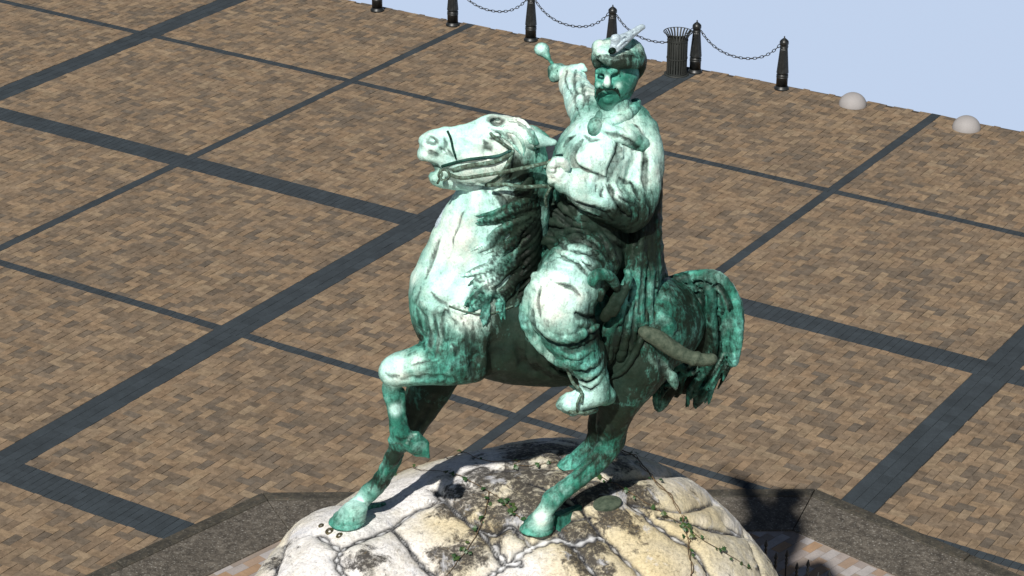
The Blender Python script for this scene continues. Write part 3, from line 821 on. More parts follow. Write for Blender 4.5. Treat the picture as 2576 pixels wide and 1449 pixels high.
# ================================================================== the horse
stat = empty('equestrian_statue', tuple(CEN), YAW)
tag(stat, 'weathered green bronze horseman raising a mace on a prancing horse atop the boulder', 'statue')
YA = (0, 1, 0)
H = Vol((-2.6, -1.25, 4.0), (1.7, 1.35, 9.0), .018)
def px(r): return r * PXM
def ch(vol, l, k=.05, **kw): vol.chain([P(a[0], a[1], a[2]) for a in l], [px(a[3]) for a in l], k, **kw)
# trunk
ch(H, [(1185,790,-.20,138), (1300,812,-.1,152), (1420,818,.02,150), (1540,815,.15,146)], .12, flat=.86, ax=YA, sm=2)
ch(H, [(1560,800,.18,140), (1650,812,.28,128)], .12, flat=.9, ax=YA, sm=1)
for yy in (.04, .50): H.ell(P(1640, 812, yy), (.32, .28, .40), .15)
# breast and shoulders
ch(H, [(1140,790,-.25,104), (1120,730,-.25,92)], .12, sm=1)
H.ell(P(1092, 765, -.42), (.19, .2, .26), .10); H.ell(P(1085, 762, -.05), (.19, .2, .26), .10)
H.ell(P(1180, 830, -.52), (.28, .20, .44), .12); H.ell(P(1170, 830, .10), (.28, .20, .44), .12)
# neck
ch(H, [(1205,720,-.2,138), (1222,630,-.22,118), (1238,550,-.26,104), (1268,478,-.30,84), (1300,415,-.32,66), (1312,370,-.34,52)], .10, flat=.68, ax=YA, sm=2)
ch(H, [(1180,500,-.28,26), (1120,600,-.25,30), (1078,700,-.24,34)], .10, sm=2)
ch(H, [(1345,400,-.3,22), (1352,480,-.27,26), (1345,600,-.22,30), (1325,690,-.18,34)], .08, sm=2)
# head
ch(H, [(1296,352,-.36,50), (1258,352,-.38,52), (1205,362,-.40,47), (1150,372,-.41,38), (1100,374,-.42,33)], .06, flat=.8, ax=YA, sm=2)
H.ell(P(1268, 395, -.40), (px(62), .17, px(56)), .06)
H.ell(P(1262, 335, -.38), (px(48), .17, px(38)), .06)
ch(H, [(1268,418,-.39,36), (1210,437,-.40,25), (1150,443,-.40,20), (1105,445,-.41,18)], .05, flat=.85, ax=YA, sm=2)
H.ell(P(1088, 364, -.42), (px(29), .12, px(30)), .04); H.ell(P(1070, 384, -.42), (px(20), .10, px(17)), .03); ch(H, [(1064,392,-.42,12), (1082,402,-.42,12), (1104,410,-.42,14)], .03, flat=1.4, ax=YA)
H.ell(P(1095, 444, -.42), (px(17), .09, px(14)), .03); H.ell(P(1108, 456, -.41), (px(22), .08, px(12)), .04)
ch(H, [(1065,352,-.42,12), (1120,336,-.42,14), (1190,330,-.40,18), (1240,310,-.38,22)], .05, sm=2)
ch(H, [(1262,400,-.39,54), (1205,410,-.40,50), (1150,412,-.41,40), (1118,405,-.41,26)], .05, flat=.75, ax=YA, sm=2)
ch(H, [(1240,445,-.39,30), (1180,455,-.40,22), (1120,456,-.41,18)], .04, flat=.85, ax=YA, sm=2)
# open mouth
ch(H, [(1062,416,-.55,9), (1100,418,-.5,12), (1135,421,-.5,9), (1160,424,-.52,5)], .02, neg=True, sm=2, flat=6, ax=YA) if False else None
for yy in (-.62, -.54, -.46, -.38, -.3, -.22): ch(H, [(1040,412,yy,10), (1074,416,yy,12), (1098,420,yy,9), (1112,423,yy,4)], .02, neg=True, sm=1)
# nostril and eye
hn_ = H.hit(1085, 354); H.dent(hn_, (px(11), .04, px(8)), .008); H.dent(hn_ + np.array([.02, 0, -.01]), (px(8), .035, px(6)), .008); H.stroke([(1066,350),(1064,362),(1072,372)], 4, .012)
H.stroke([(1068,350),(1076,338),(1092,340),(1100,352),(1098,366)], 5, .012)
H.stroke([(1058,388),(1075,400),(1095,402),(1120,408)], 5, .012); H.stroke([(1108,372),(1120,380),(1140,392)], 6, .02, neg=True)
he = H.hit(1246, 352); H.ell(he, (px(10), .025, px(7)), .01, neg=True); H.marks += [(he + np.array([dx, .01, .012]), .012, True) for dx in (-.03, -.015, 0, .015, .03)]; H.ell(he + np.array([0, .012, 0]), (px(7), .022, px(5)), .006)
H.stroke([(1230,352),(1238,342),(1252,342),(1262,350),(1275,362)], 6, .012, inset=.1)
H.stroke([(1112,425),(1130,430),(1150,428)], 5, .02, neg=True); H.stroke([(1160,345),(1150,380),(1165,410)], 6, .03, inset=.4); H.stroke([(1215,345),(1228,372),(1222,400)], 8, .04, neg=True, inset=.1); H.stroke([(1282,375),(1300,410),(1292,445),(1262,468)], 9, .04, neg=True, inset=.1)
H.stroke([(1170,352),(1215,362),(1250,378)], 6, .03, inset=.2); H.stroke([(1255,330),(1280,350),(1296,372)], 7, .02, neg=True, inset=.2)
H.stroke([(1150,392),(1190,398),(1225,402)], 5, .03, inset=.2)
H.marks += [(P(u_, v_, y_), .03, True) for u_, v_ in ((1066,414), (1082,418), (1098,421)) for y_ in (-.55, -.48, -.4)]  # inside of the mouth painted dark, as shade
H.stroke([(1078,372),(1090,384),(1108,390)], 3.5, .01, neg=True); H.stroke([(1115,345),(1122,362),(1118,378)], 3.5, .02, neg=True); H.stroke([(1150,460),(1190,466),(1230,468)], 3.5, .012, neg=True); H.stroke([(1130,350),(1170,346),(1205,340)], 4, .02, inset=.3)
# ears
ch(H, [(1322,345,-.46,17), (1340,350,-.47,19), (1365,355,-.46,13), (1390,357,-.45,6), (1400,358,-.45,2)], .03, sm=2)
ch(H, [(1330,342,-.53,6), (1350,348,-.54,7), (1375,354,-.52,3)], .015, neg=True, sm=1)
ch(H, [(1322,330,-.22,15), (1342,334,-.2,17), (1368,344,-.2,10), (1385,352,-.2,3)], .03, sm=2)
H.ell(P(1250, 307, -.34), (px(22), .09, px(12)), .03); H.dent(P(1250, 308, -.44), (px(13), .06, px(8)), .01); H.dent(P(1238, 304, -.42), (px(6), .05, px(5)), .01)
# near fore leg, lifted
ch(H, [(1175,890,-.50,72), (1120,905,-.55,58), (1060,917,-.60,43), (1012,928,-.62,34), (988,934,-.62,31)], .08, sm=2)
H.ell(P(984, 938, -.62), (px(26), .10, px(34)), .03); H.ell(P(990, 962, -.6), (px(24), .09, px(16)), .03)
ch(H, [(984,975,-.60,23), (990,1020,-.6,17), (997,1060,-.6,18), (1003,1083,-.59,24)], .03, sm=2)
ch(H, [(1010,985,-.57,10), (1012,1030,-.57,9), (1016,1070,-.56,12)], .03, sm=2)
H.ell(P(1008, 1088, -.59), (px(26), .09, px(25)), .03); H.ell(P(990, 1105, -.58), (px(16), .06, px(12)), .03)
ch(H, [(1012,1095,-.58,20), (1030,1108,-.57,21), (1040,1115,-.57,25)], .03, sm=1)
hp_ = [(1012,1102,13), (1046,1098,15), (1070,1116,10), (1079,1150,5), (1047,1143,7), (1020,1124,9)]
for (a_, b_) in zip(hp_, hp_[1:] + hp_[:1]): H.cone(P(a_[0], a_[1], -.57), P(b_[0], b_[1], -.57), px(a_[2]), px(b_[2]), .008)
for a_ in hp_: H.cone(P(1044, 1118, -.57), P(a_[0], a_[1], -.57), px(23), px(a_[2]) * .9, .01)
H.stroke([(1020,1118),(1030,1098),(1048,1092)], 4, .01)
# far fore leg, planted
ch(H, [(1120,880,.10,70), (1092,950,.08,58), (1065,1010,.06,46), (1035,1065,.05,35), (1016,1100,.05,32)], .08, sm=2)
H.ell(P(1008, 1112, .05), (px(30), .11, px(30)), .04)
ch(H, [(998,1130,.06,23), (970,1180,.08,17), (946,1222,.10,19), (932,1238,.10,24)], .03, sm=2)
ch(H, [(1005,1140,.12,14), (985,1185,.13,12), (955,1232,.13,14)], .03, sm=2)
ch(H, [(925,1242,.10,22), (908,1262,.10,20), (895,1276,.10,25)], .03, sm=1)
hf, _n = rock_hit(868, 1322); HY = hf[1]
for q, (u_, v_, r_) in enumerate(((893,1278,30), (886,1288,35), (878,1300,41), (872,1312,46))): H.ell(P(u_, v_, HY), (px(r_) * 1.12, px(r_), px(13)), .02)
# near hind leg
ch(H, [(1620,850,.0,98), (1590,920,-.06,86), (1562,985,-.10,56), (1545,1045,-.08,37), (1536,1090,-.05,33)], .09, sm=2)
H.ell(P(1530, 1120, -.06), (px(34), .12, px(34)), .05); ch(H, [(1560,1060,.0,12), (1558,1095,.0,15), (1554,1118,.0,17)], .04, sm=2)
ch(H, [(1520,1140,-.08,30), (1487,1176,-.13,24), (1442,1214,-.19,21), (1405,1245,-.24,24)], .04, sm=2)
ch(H, [(1530,1150,-.02,13), (1492,1190,-.08,10), (1444,1232,-.15,10)], .03, sm=2)
H.ell(P(1390, 1256, -.26), (px(26), .09, px(24)), .04)
ch(H, [(1385,1262,-.26,23), (1370,1285,-.27,21), (1362,1300,-.28,27)], .03, sm=1)
hh, _n = rock_hit(1352, 1338); HY2 = hh[1] + .03
for q, (u_, v_, r_) in enumerate(((1366,1298,30), (1360,1308,34), (1355,1318,38), (1350,1330,42))): H.ell(P(u_, v_, HY2), (px(r_) * 1.1, px(r_), px(13)), .02)
# far hind leg
ch(H, [(1620,880,.55,90), (1580,960,.60,64), (1535,1030,.66,42), (1512,1075,.70,34)], .08, sm=2)
h3, _n = rock_hit(1437, 1172); HY3 = h3[1]
ch(H, [(1510,1085,.70,28), (1488,1118,HY3 + .02,20), (1466,1140,HY3,19), (1452,1152,HY3,20)], .04, sm=2)
for q, (u_, v_, r_) in enumerate(((1446,1155,26), (1440,1163,30), (1434,1171,33))): H.ell(P(u_, v_, HY3), (px(r_) * 1.1, px(r_), px(12)), .02)
# anatomy strokes: muscle edges, veins, wrinkles
for l, r_, kw in (
 ([(1190,500),(1165,600),(1140,700),(1120,740)], 16, dict(k=.08, inset=.5)),
 ([(1040,770),(1062,800),(1080,840),(1085,880)], 9, dict(neg=True, k=.04, inset=.1)),
 ([(1128,770),(1120,800),(1135,830),(1120,860)], 8, dict(neg=True, k=.04, inset=.1)),
 ([(1082,790),(1092,840),(1085,880),(1078,905)], 9, dict(k=.03)),
 ([(1110,800),(1108,850),(1100,885)], 8, dict(k=.03)),
 ([(1060,760),(1090,780),(1128,775),(1170,790)], 6, dict(k=.03)),
 ([(1150,760),(1200,780),(1230,800)], 6, dict(k=.03)),
 ([(1190,840),(1196,900),(1185,950)], 10, dict(neg=True, k=.05, inset=.2)),
 ([(1130,855),(1140,875),(1135,895)], 8, dict(k=.03)),
 ([(1240,850),(1250,900),(1235,940)], 14, dict(neg=True, k=.08, inset=.2)),
 ([(1300,870),(1320,920),(1380,950)], 10, dict(neg=True, k=.06, inset=.2)),
 ([(1000,930),(1060,925),(1110,915)], 6, dict(k=.04)), ([(1010,955),(1070,950),(1140,950)], 6, dict(k=.04, neg=True, inset=.2)),
 ([(1090,1000),(1060,1060),(1030,1095)], 7, dict(k=.03, neg=True, inset=.2)), ([(985,1130),(955,1190),(930,1230)], 5, dict(k=.02, neg=True, inset=.2)),
 ([(1505,1140),(1460,1185),(1420,1225)], 5, dict(k=.03, neg=True, inset=.2)), ([(1500,1040),(1510,1090),(1520,1110)], 6, dict(k=.03, inset=.3)),
 ([(1205,462),(1235,480),(1262,470)], 10, dict(k=.04, neg=True, inset=.2)),
 ([(1240,480),(1260,500),(1272,520),(1262,540)], 7, dict(k=.015, neg=True)), ([(1250,478),(1275,490),(1290,515),(1280,545)], 6, dict(k=.012)),
 ([(1610,860),(1640,900),(1690,950),(1700,980)], 12, dict(k=.05)), ([(1650,880),(1670,920),(1668,960)], 9, dict(neg=True, k=.04)),
 ([(1110,590),(1088,650),(1072,700)], 5, dict(neg=True, k=.015)), ([(1205,700),(1180,760),(1200,800)], 5, dict(neg=True, k=.02)), ([(1150,690),(1120,730),(1095,745)], 5, dict(k=.02)), ([(1060,720),(1048,748),(1040,775)], 4, dict(neg=True, k=.015)), ([(1215,480),(1200,540),(1190,600)], 6, dict(k=.03)), ([(1160,800),(1175,850),(1170,890)], 5, dict(neg=True, k=.015)), ([(1100,905),(1060,912),(1020,925)], 3, dict(neg=True, k=.01)), ([(1230,322),(1262,338),(1290,366)], 4, dict(neg=True, k=.012)), ([(1240,345),(1262,352),(1280,362)], 5, dict(neg=True, k=.012)), ([(1180,495),(1150,570),(1128,650)], 4, dict(neg=True, k=.03)), ([(1092,790),(1100,850),(1096,900)], 5, dict(neg=True, k=.015)), ([(1120,775),(1112,820),(1122,860)], 5, dict(neg=True, k=.015)), ([(1048,775),(1060,830),(1068,880)], 5, dict(neg=True, k=.015)), ([(1130,800),(1150,820),(1165,840)], 5, dict(neg=True, k=.015)), ([(1085,735),(1110,760),(1160,775)], 3.5, dict(neg=True, k=.015)), ([(1140,868),(1150,880),(1146,896)], 5, dict(neg=True, k=.012)), ([(1180,900),(1190,940),(1185,958)], 5, dict(neg=True, k=.02)), ([(970,940),(985,948),(1005,945)], 4, dict(neg=True, k=.012)), ([(988,1070),(1000,1080),(1015,1076)], 4, dict(neg=True, k=.012)), ([(995,1100),(1010,1106),(1025,1100)], 4, dict(neg=True, k=.012)), ([(1530,1060),(1545,1090),(1550,1120)], 5, dict(neg=True, k=.015)), ([(1500,1150),(1470,1180),(1430,1215)], 3.5, dict(neg=True, k=.012)), ([(960,1150),(945,1190),(935,1220)], 4, dict(neg=True, k=.012)), ([(1068,380),(1090,388),(1112,398)], 3, dict(neg=True, k=.01))): H.stroke(l, r_, **kw)
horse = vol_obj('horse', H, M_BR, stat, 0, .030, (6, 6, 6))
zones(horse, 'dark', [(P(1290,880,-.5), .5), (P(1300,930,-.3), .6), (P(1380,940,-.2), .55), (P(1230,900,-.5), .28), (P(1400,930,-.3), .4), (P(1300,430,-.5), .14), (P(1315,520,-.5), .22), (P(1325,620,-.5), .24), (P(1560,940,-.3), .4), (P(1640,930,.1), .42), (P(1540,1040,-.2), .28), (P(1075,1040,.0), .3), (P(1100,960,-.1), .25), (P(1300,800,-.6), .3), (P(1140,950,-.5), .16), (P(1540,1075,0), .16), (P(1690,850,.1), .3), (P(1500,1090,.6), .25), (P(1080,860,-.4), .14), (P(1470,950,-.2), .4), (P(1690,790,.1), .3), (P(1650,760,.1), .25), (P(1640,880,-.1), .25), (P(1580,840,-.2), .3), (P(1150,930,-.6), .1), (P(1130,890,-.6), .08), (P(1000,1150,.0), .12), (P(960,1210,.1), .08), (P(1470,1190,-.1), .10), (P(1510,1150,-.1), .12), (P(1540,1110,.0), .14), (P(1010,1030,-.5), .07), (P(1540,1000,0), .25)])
zones(horse, 'pale', [(P(1190,590,-.5), .40), (P(1160,680,-.5), .34), (P(1210,520,-.5), .28), (P(1200,360,-.55), .34), (P(1120,370,-.5), .24), (P(1290,330,-.4), .2), (P(1180,760,-.6), .22), (P(988,925,-.7), .14), (P(1210,640,-.5), .34), (P(890,1275,0), .12), (P(1075,700,-.3), .15), (P(1360,1310,-.4), .1), (P(1190,460,-.5), .14), (P(1050,915,-.7), .08), (P(1360,353,-.5), .10), (P(1390,356,-.5), .06), (P(1235,450,-.5), .12), (P(1150,455,-.5), .08), (P(1110,620,-.5), .2), (P(1330,320,-.4), .08), (P(940,1230,.1), .05), (P(995,1030,-.65), .05)])
print('horse', len(horse.data.vertices), time.time() - T0)

# ------------------------------------------------------------------ mane, forelock and tail
def trace(o_vol, uv, rpx, vol, k=.012, inset=.0, sm=3, lift=0.0, tone=None):
    """strand lying on o_vol written into vol"""
    if not hasattr(rpx, '__len__'):
        n = len(uv); rpx = [rpx * (.55 + .45 * math.sin(math.pi * (i + .35) / (n + .2))) for i in range(n)]; rpx[-1] = rpx[0] * .3
    a, r = spline([np.array(p, float) for p in uv], rpx, sm); last = None; out = []
    for p, q in zip(a, r):
        h = o_vol.hit(*p)
        if h is None or (last is not None and abs(h[1] - last[1]) > .12): h = P(p[0], p[1], last[1]) if last is not None else None
        if h is None: continue
        last = h; v = rayl(*p); v /= np.linalg.norm(v); out.append((h + v * (q * PXM * inset - lift), max(q * PXM, .005)))
    if tone is not None: vol.tones += [(q[0], tone) for q in out]
    for i in range(len(out) - 1): vol.cone(out[i][0], out[i+1][0], out[i][1], out[i+1][1], k)
def z2(l): return [((1500 + x / 2.414) * s_, (380 + y / 2.414) * s_) for x, y in l]
def z4(l): return [((1450 + x / 2.07) * s_, (950 + y / 2.07) * s_) for x, y in l]
MV = Vol((-1.3, -.95, 5.9), (.05, .25, 8.9), .014)
rs = random.Random(3)
mane = [z2([(1230,830),(1150,900),(1080,940),(960,960)]), z2([(1220,940),(1120,960),(1020,990),(850,1060),(690,1080)]), z2([(1220,1000),(1120,1060),(1000,1110),(900,1180),(820,1290),(700,1370)]),
 z2([(1230,1080),(1130,1120),(1050,1200),(1030,1280),(930,1340),(860,1440)]), z2([(1220,1180),(1150,1240),(1100,1330),(1040,1400),(960,1470)]), z2([(1200,700),(1170,780),(1120,830),(1050,880)]),
 z4([(960,20),(880,80),(840,130),(740,190),(670,265)]), z4([(1010,60),(930,150),(850,220),(770,270),(700,350),(635,440)]), z4([(1120,60),(1040,150),(990,220),(950,300),(895,385)]),
 z4([(830,300),(780,350),(700,400),(640,440)]), z4([(900,330),(880,400),(888,490)]), z4([(790,410),(760,470),(740,540)]), z4([(940,100),(880,190),(800,240),(720,250)]),
 z4([(1060,120),(960,240),(900,300),(840,330)]), z4([(1110,0),(1000,80),(940,120),(900,160)]), z4([(1080,240),(1040,330),(1000,420)]), z4([(880,20),(800,100),(700,130),(600,170)])]
for l in mane:
    trace(H, l, rs.uniform(7, 11), MV, .012, inset=.0, tone=rs.choice([.3, .5, .7, .95]))
    for q in range(4):
        dx, dy = rs.uniform(-12, 12), rs.uniform(-20, 20); trace(H, [(a + dx * (i + 1) / 3, b + dy * (1 - i * .1)) for i, (a, b) in enumerate(l)], rs.uniform(4, 6.5), MV, .008, inset=-.3, tone=rs.choice([.05, .2, .6, .9]))
for q in range(16):       # crest of the mane along the neck's edge
    v0 = 390 + q * 19; ch(MV, [(1350, v0, -.28, 8), (1353, v0 + 25, -.33, 11), (1340, v0 + 62, -.42, 9), (1315 - rs.uniform(0, 20), v0 + 95, -.48, 3)], .012, sm=3, tone=rs.choice([.05, .15, .3, .5]))
for l in ([(1260,318),(1285,312),(1310,325),(1330,350),(1335,372)], [(1275,300),(1305,300),(1332,322),(1352,360),(1356,395)], [(1262,345),(1280,352),(1300,375),(1318,395)], [(1290,330),(1308,345),(1318,370),(1316,395)], [(1300,305),(1330,330),(1346,372),(1350,420)], [(1282,306),(1316,318),(1340,350),(1350,385)], [(1268,328),(1292,334),(1312,352),(1322,385)], [(1252,330),(1270,338),(1290,362)]): trace(H, l, rs.uniform(3.5, 5.5), MV, .008, inset=-.1, tone=rs.choice([.2, .5, .9]))
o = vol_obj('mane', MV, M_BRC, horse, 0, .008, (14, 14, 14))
zones(o, 'dark', [(P(1330,560,-.4), .28), (P(1320,460,-.4), .2), (P(1300,700,-.4), .22), (P(1340,650,-.4), .2)]); zones(o, 'pale', [(P(1180,640,-.5), .2), (P(1300,320,-.4), .15), (P(1230,700,-.5), .1)])
TV = Vol((.25, -.2, 5.2), (1.75, 1.35, 7.6), .015)
rt = random.Random(5)
for i in range(42):
    f = i / 41.0; f2 = (i * 11 % 42) / 41.0
    y0_ = .30 + .35 * f2; wob = rt.uniform(-5, 5)
    end_u = 1838 - 190 * f; end_v = 890 + 145 * (1 - (2 * f - .95) ** 2) ** 1 * .9 + rt.uniform(-30, 16) if f < .95 else 1028
    out = [(1668, 712 + 24 * f, .38), (1740 + wob, 694 + 42 * f, .40), (1808 - 40 * f, 696 + 62 * f, y0_), (1850 - 92 * f + wob, 760 + 48 * f, y0_ - .06), (1857 - 100 * f + wob, 850 + 26 * f, y0_ - .05), (1848 - 128 * f - wob, 912 + 22 * f, y0_), (end_u + 14 + wob * 2, end_v - 46, y0_ + .04), (end_u, end_v, y0_ + .06)]
    rr = [14, 14.5, 14, 13 + wob * .7, 12, 11, 8, 3.5]
    TV.chain([P(*q) for q in out], [px(max(r, 3)) for r in rr], .010, sm=4, tone=rt.choice([.0, .05, .15, .3, .45, .6]))
TV.chain([P(1700,950,.6), P(1678,990,.6), P(1668,1015,.6), P(1656,1033,.6)], [px(20), px(16), px(11), px(4)], .03); TV.chain([P(1770,975,.5), P(1760,1000,.5), P(1748,1022,.5)], [px(20), px(14), px(4)], .03)
TV.chain([P(1825,880,.45), P(1790,930,.5), P(1735,962,.55), P(1695,975,.6)], [px(12), px(18), px(20), px(16)], .04, flat=.5, ax=YA)
TV.chain([P(1795,730,.5), P(1815,800,.5), P(1800,880,.5), P(1770,940,.55)], [px(34), px(40), px(40), px(26)], .04, flat=.6, ax=YA)
TV.ell(P(1732, 822, .1), (px(13), .6, px(46)), .03, neg=True)
for q, f in enumerate((.04, .14, .22, .34, .43, .55, .66, .74, .86, .95)):
    w_ = 5 * math.sin(q * 2.2)
    l_ = [(1700 + 8 * (q % 3), 716 + 26 * f), (1745, 704 + 38 * f + w_ * .4), (1802 - 38 * f, 706 + 60 * f), (1843 - 88 * f + w_, 766 + 46 * f), (1852 - 98 * f - w_, 850 + 24 * f), (1842 - 124 * f, 908 + 20 * f), (1820 - 150 * f + w_, 955 + 16 * f), (1800 - 160 * f, 985 + 10 * f)]
    TV.stroke(l_, 3.4 + 1.2 * math.sin(q * 1.7), .006, neg=True, inset=.2, sm=4)
    if q % 2 == 0: TV.stroke([(a_ - 7, b_ + 4) for a_, b_ in l_[1:7]], 3, .006, inset=-.2, sm=4)
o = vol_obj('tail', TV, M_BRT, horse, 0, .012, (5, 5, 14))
zones(o, 'dark', [(P(1740,850,.3), .2), (P(1700,980,.5), .14)]); zones(o, 'pale', [(P(1810,688,.4), .09), (P(1845,730,.4), .07)])
# ================================================================== the rider
Rv = Vol((-.75, -1.25, 5.5), (1.05, 1.3, 9.55), .0135)
def C_(l, k=.04, vol=None, **kw): ch(vol or Rv, l, k, **kw)
# pelvis, belly, chest
C_([(1462,640,-.02,88), (1462,560,-.05,86), (1470,500,-.08,88)], .08, sm=2)
C_([(1480,470,-.10,84), (1492,405,-.10,90), (1525,345,-.04,78)], .08, sm=2)
Rv.ell(P(1475, 392, -.22), (px(52), .22, px(55)), .06); Rv.ell(P(1448, 385, -.10), (px(30), .2, px(48)), .06)
# shoulders
C_([(1500,315,.06,50), (1560,300,.06,48), (1602,330,.03,46)], .07, sm=2)
# skirts of the coat over the saddle
C_([(1440,600,-.16,70), (1420,690,-.22,70)], .08, sm=1); C_([(1530,600,.05,72), (1570,700,.05,76), (1590,790,-.02,62)], .08, sm=2)
C_([(1400,560,-.05,44), (1372,620,-.12,34), (1362,690,-.20,30)], .06, sm=2)
# left arm: wide sleeve, elbow, forearm, fist
C_([(1606,345,.0,48), (1612,410,-.06,50), (1600,480,-.14,54), (1580,528,-.22,50)], .06, sm=2)
C_([(1580,525,-.24,50), (1530,508,-.34,46), (1478,482,-.42,38), (1440,462,-.47,30)], .05, sm=2)
C_([(1440,464,-.47,30), (1418,450,-.49,28)], .02, sm=1)
Rv.ell(P(1404, 432, -.50), (px(21), .095, px(24)), .03)
for i in range(4):
    a = P(1412 - i * 2, 410 + i * 13, -.53); b = P(1392 - i * 1, 414 + i * 13, -.59 + .01 * i); c = P(1384 + i, 418 + i * 13, -.53); d = P(1392 + i, 424 + i * 12, -.48)
    Rv.chain([a, b, c, d], [px(8.5 - i * .4), px(8 - i * .4), px(7.2 - i * .4), px(6.5)], .008, sm=2)
Rv.chain([P(1424, 420, -.55), P(1412, 404, -.58), P(1396, 402, -.58)], [px(9), px(8.5), px(6.5)], .01, sm=2)
# right arm raised behind
C_([(1497,302,.10,50), (1474,268,.36,42), (1453,234,.66,33), (1436,206,.88,26)], .06, sm=2)
C_([(1460,196,.84,13), (1440,190,.92,20), (1422,187,.97,18)], .03, sm=1); C_([(1450,172,.9,7), (1464,168,.88,5), (1474,176,.86,4)], .03, sm=1)
C_([(1424,184,.98,17), (1410,181,1.03,15)], .02, sm=1)
Rv.ell(P(1405, 182, 1.05), (px(22), .08, px(19)), .02)
for i in range(4):
    Rv.chain([P(1410 - i * 2, 170 + i * 8, 1.02), P(1396 - i, 170 + i * 8, .99), P(1388 + i, 175 + i * 8, 1.04), P(1394 + i, 180 + i * 7, 1.09)], [px(7.6), px(7.2), px(6.5), px(5.5)], .006, sm=2)
Rv.chain([P(1414, 190, 1.0), P(1404, 196, .98), P(1394, 190, .97)], [px(6.5), px(6), px(4.5)], .008, sm=2)
# left leg: baggy trousers, boot
C_([(1480,640,-.26,80), (1445,690,-.42,78), (1412,740,-.54,72), (1405,775,-.58,70)], .08, sm=2)
C_([(1408,770,-.57,70), (1425,820,-.55,66), (1452,870,-.52,56), (1475,905,-.49,48)], .06, sm=2)
C_([(1478,905,-.49,40), (1492,950,-.47,36), (1500,985,-.46,32)], .03, sm=2)
C_([(1500,990,-.46,30), (1520,996,-.43,26)], .04, sm=1)
C_([(1498,990,-.47,30), (1462,1004,-.51,25), (1432,1014,-.54,19), (1412,1019,-.56,11)], .03, sm=2)
C_([(1408,1026,-.56,5), (1440,1036,-.53,7), (1500,1030,-.47,8)], .012, sm=2)
# right leg, mostly behind the horse
C_([(1440,650,.30,76), (1400,730,.56,70), (1410,780,.62,64)], .06, sm=1); C_([(1412,790,.62,50), (1450,880,.62,42)], .05, sm=1); C_([(1450,880,.62,30), (1420,920,.6,18)], .05, sm=1)
# neck
C_([(1545,290,.0,42), (1545,255,-.03,36)], .05, sm=1)
# ---- folds of the clothing
def fold(l, r, k=.016, inset=.25): Rv.stroke(l, r * 1.15, .014, inset=inset - .1)
def cut(l, r, k=.012, inset=.1): Rv.stroke(l, r * 1.05, .008, neg=True, inset=inset + .15)
def z3(l): return [((1900 + x / 2.414) * s_, (500 + y / 2.414) * s_) for x, y in l]
def z1(l): return [((1900 + x / 2.414) * s_, (50 + y / 2.414) * s_) for x, y in l]
# breast line of the coat, sleeve folds
cut(z3([(690,60),(620,150),(600,230),(640,300),(720,350),(820,390),(900,400)]), 7)
cut(z3([(990,60),(1000,140),(970,240),(930,330),(905,430)]), 9); fold(z3([(1030,100),(1020,200),(960,280),(925,400)]), 6)
fold(z3([(560,330),(640,370),(760,400),(900,420)]), 8)
cut(z3([(930,470),(960,560),(1010,640),(1060,740)]), 8); fold(z3([(960,470),(1000,560),(1060,660),(1110,760)]), 8)
cut(z3([(1110,440),(1150,520),(1190,590)]), 7); fold(z3([(1080,440),(1120,530),(1160,590)]), 6); cut(z3([(1000,390),(1080,450),(1160,480)]), 5)
fold(z3([(620,500),(740,560),(860,620),(980,720)]), 9); cut(z3([(560,520),(680,620),(820,680),(960,790)]), 8)
fold(z3([(460,330),(500,430),(490,520)]), 6); cut(z3([(1230,140),(1250,260),(1240,420),(1260,520)]), 7)
for a_ in (0, 60, 120, 190, 250): cut(z3([(620 + a_, 420 + a_ * .25), (600 + a_, 500 + a_ * .45), (640 + a_, 560 + a_ * .5)]), 3.5, .02)
# right sleeve
for l in (z1([(560,470),(545,600),(570,700)]), z1([(640,470),(620,600),(640,760),(620,880)]), z1([(700,520),(690,650),(720,780),(690,900)]), z1([(770,600),(740,760),(760,900)]), z1([(580,700),(640,820),(680,960)])): cut(l, 5, .02); fold([(a + 7, b + 3) for a, b in l], 5, .02)
# waist, belt, sash, coat tails
fold(z3([(300,780),(420,800),(600,830),(780,850),(950,880)]), 9); cut(z3([(330,840),(460,860),(560,870)]), 5)
cut(z3([(420,540),(440,640),(520,760),(640,830)]), 8); fold(z3([(380,560),(420,700),(500,800)]), 9); fold(z3([(560,560),(600,680),(700,780)]), 8)
for l in (z3([(500,900),(600,870),(700,890),(780,960)]), z3([(560,930),(640,960),(760,1000),(840,1060)]), z3([(540,1030),(640,1040),(760,1080),(900,1150)]), z3([(820,880),(880,960),(920,1060),(990,1200)]), z3([(880,900),(960,960),(1050,1010)])): fold(l, 8); cut([(a + 3, b + 12) for a, b in l], 5)
fold(z3([(880,960),(920,1040),(1000,1200)]), 7, .015, .1)
fold(z3([(980,1210),(1060,1190),(1130,1230),(1130,1330),(1080,1449)]), 6, .015, .2)
cut(z3([(1020,1240),(1080,1240),(1090,1320),(1040,1420)]), 8)
fold(z3([(340,1180),(480,1210),(620,1250)]), 8, .015); fold(z3([(280,1000),(300,1130),(270,1300),(300,1449)]), 10)
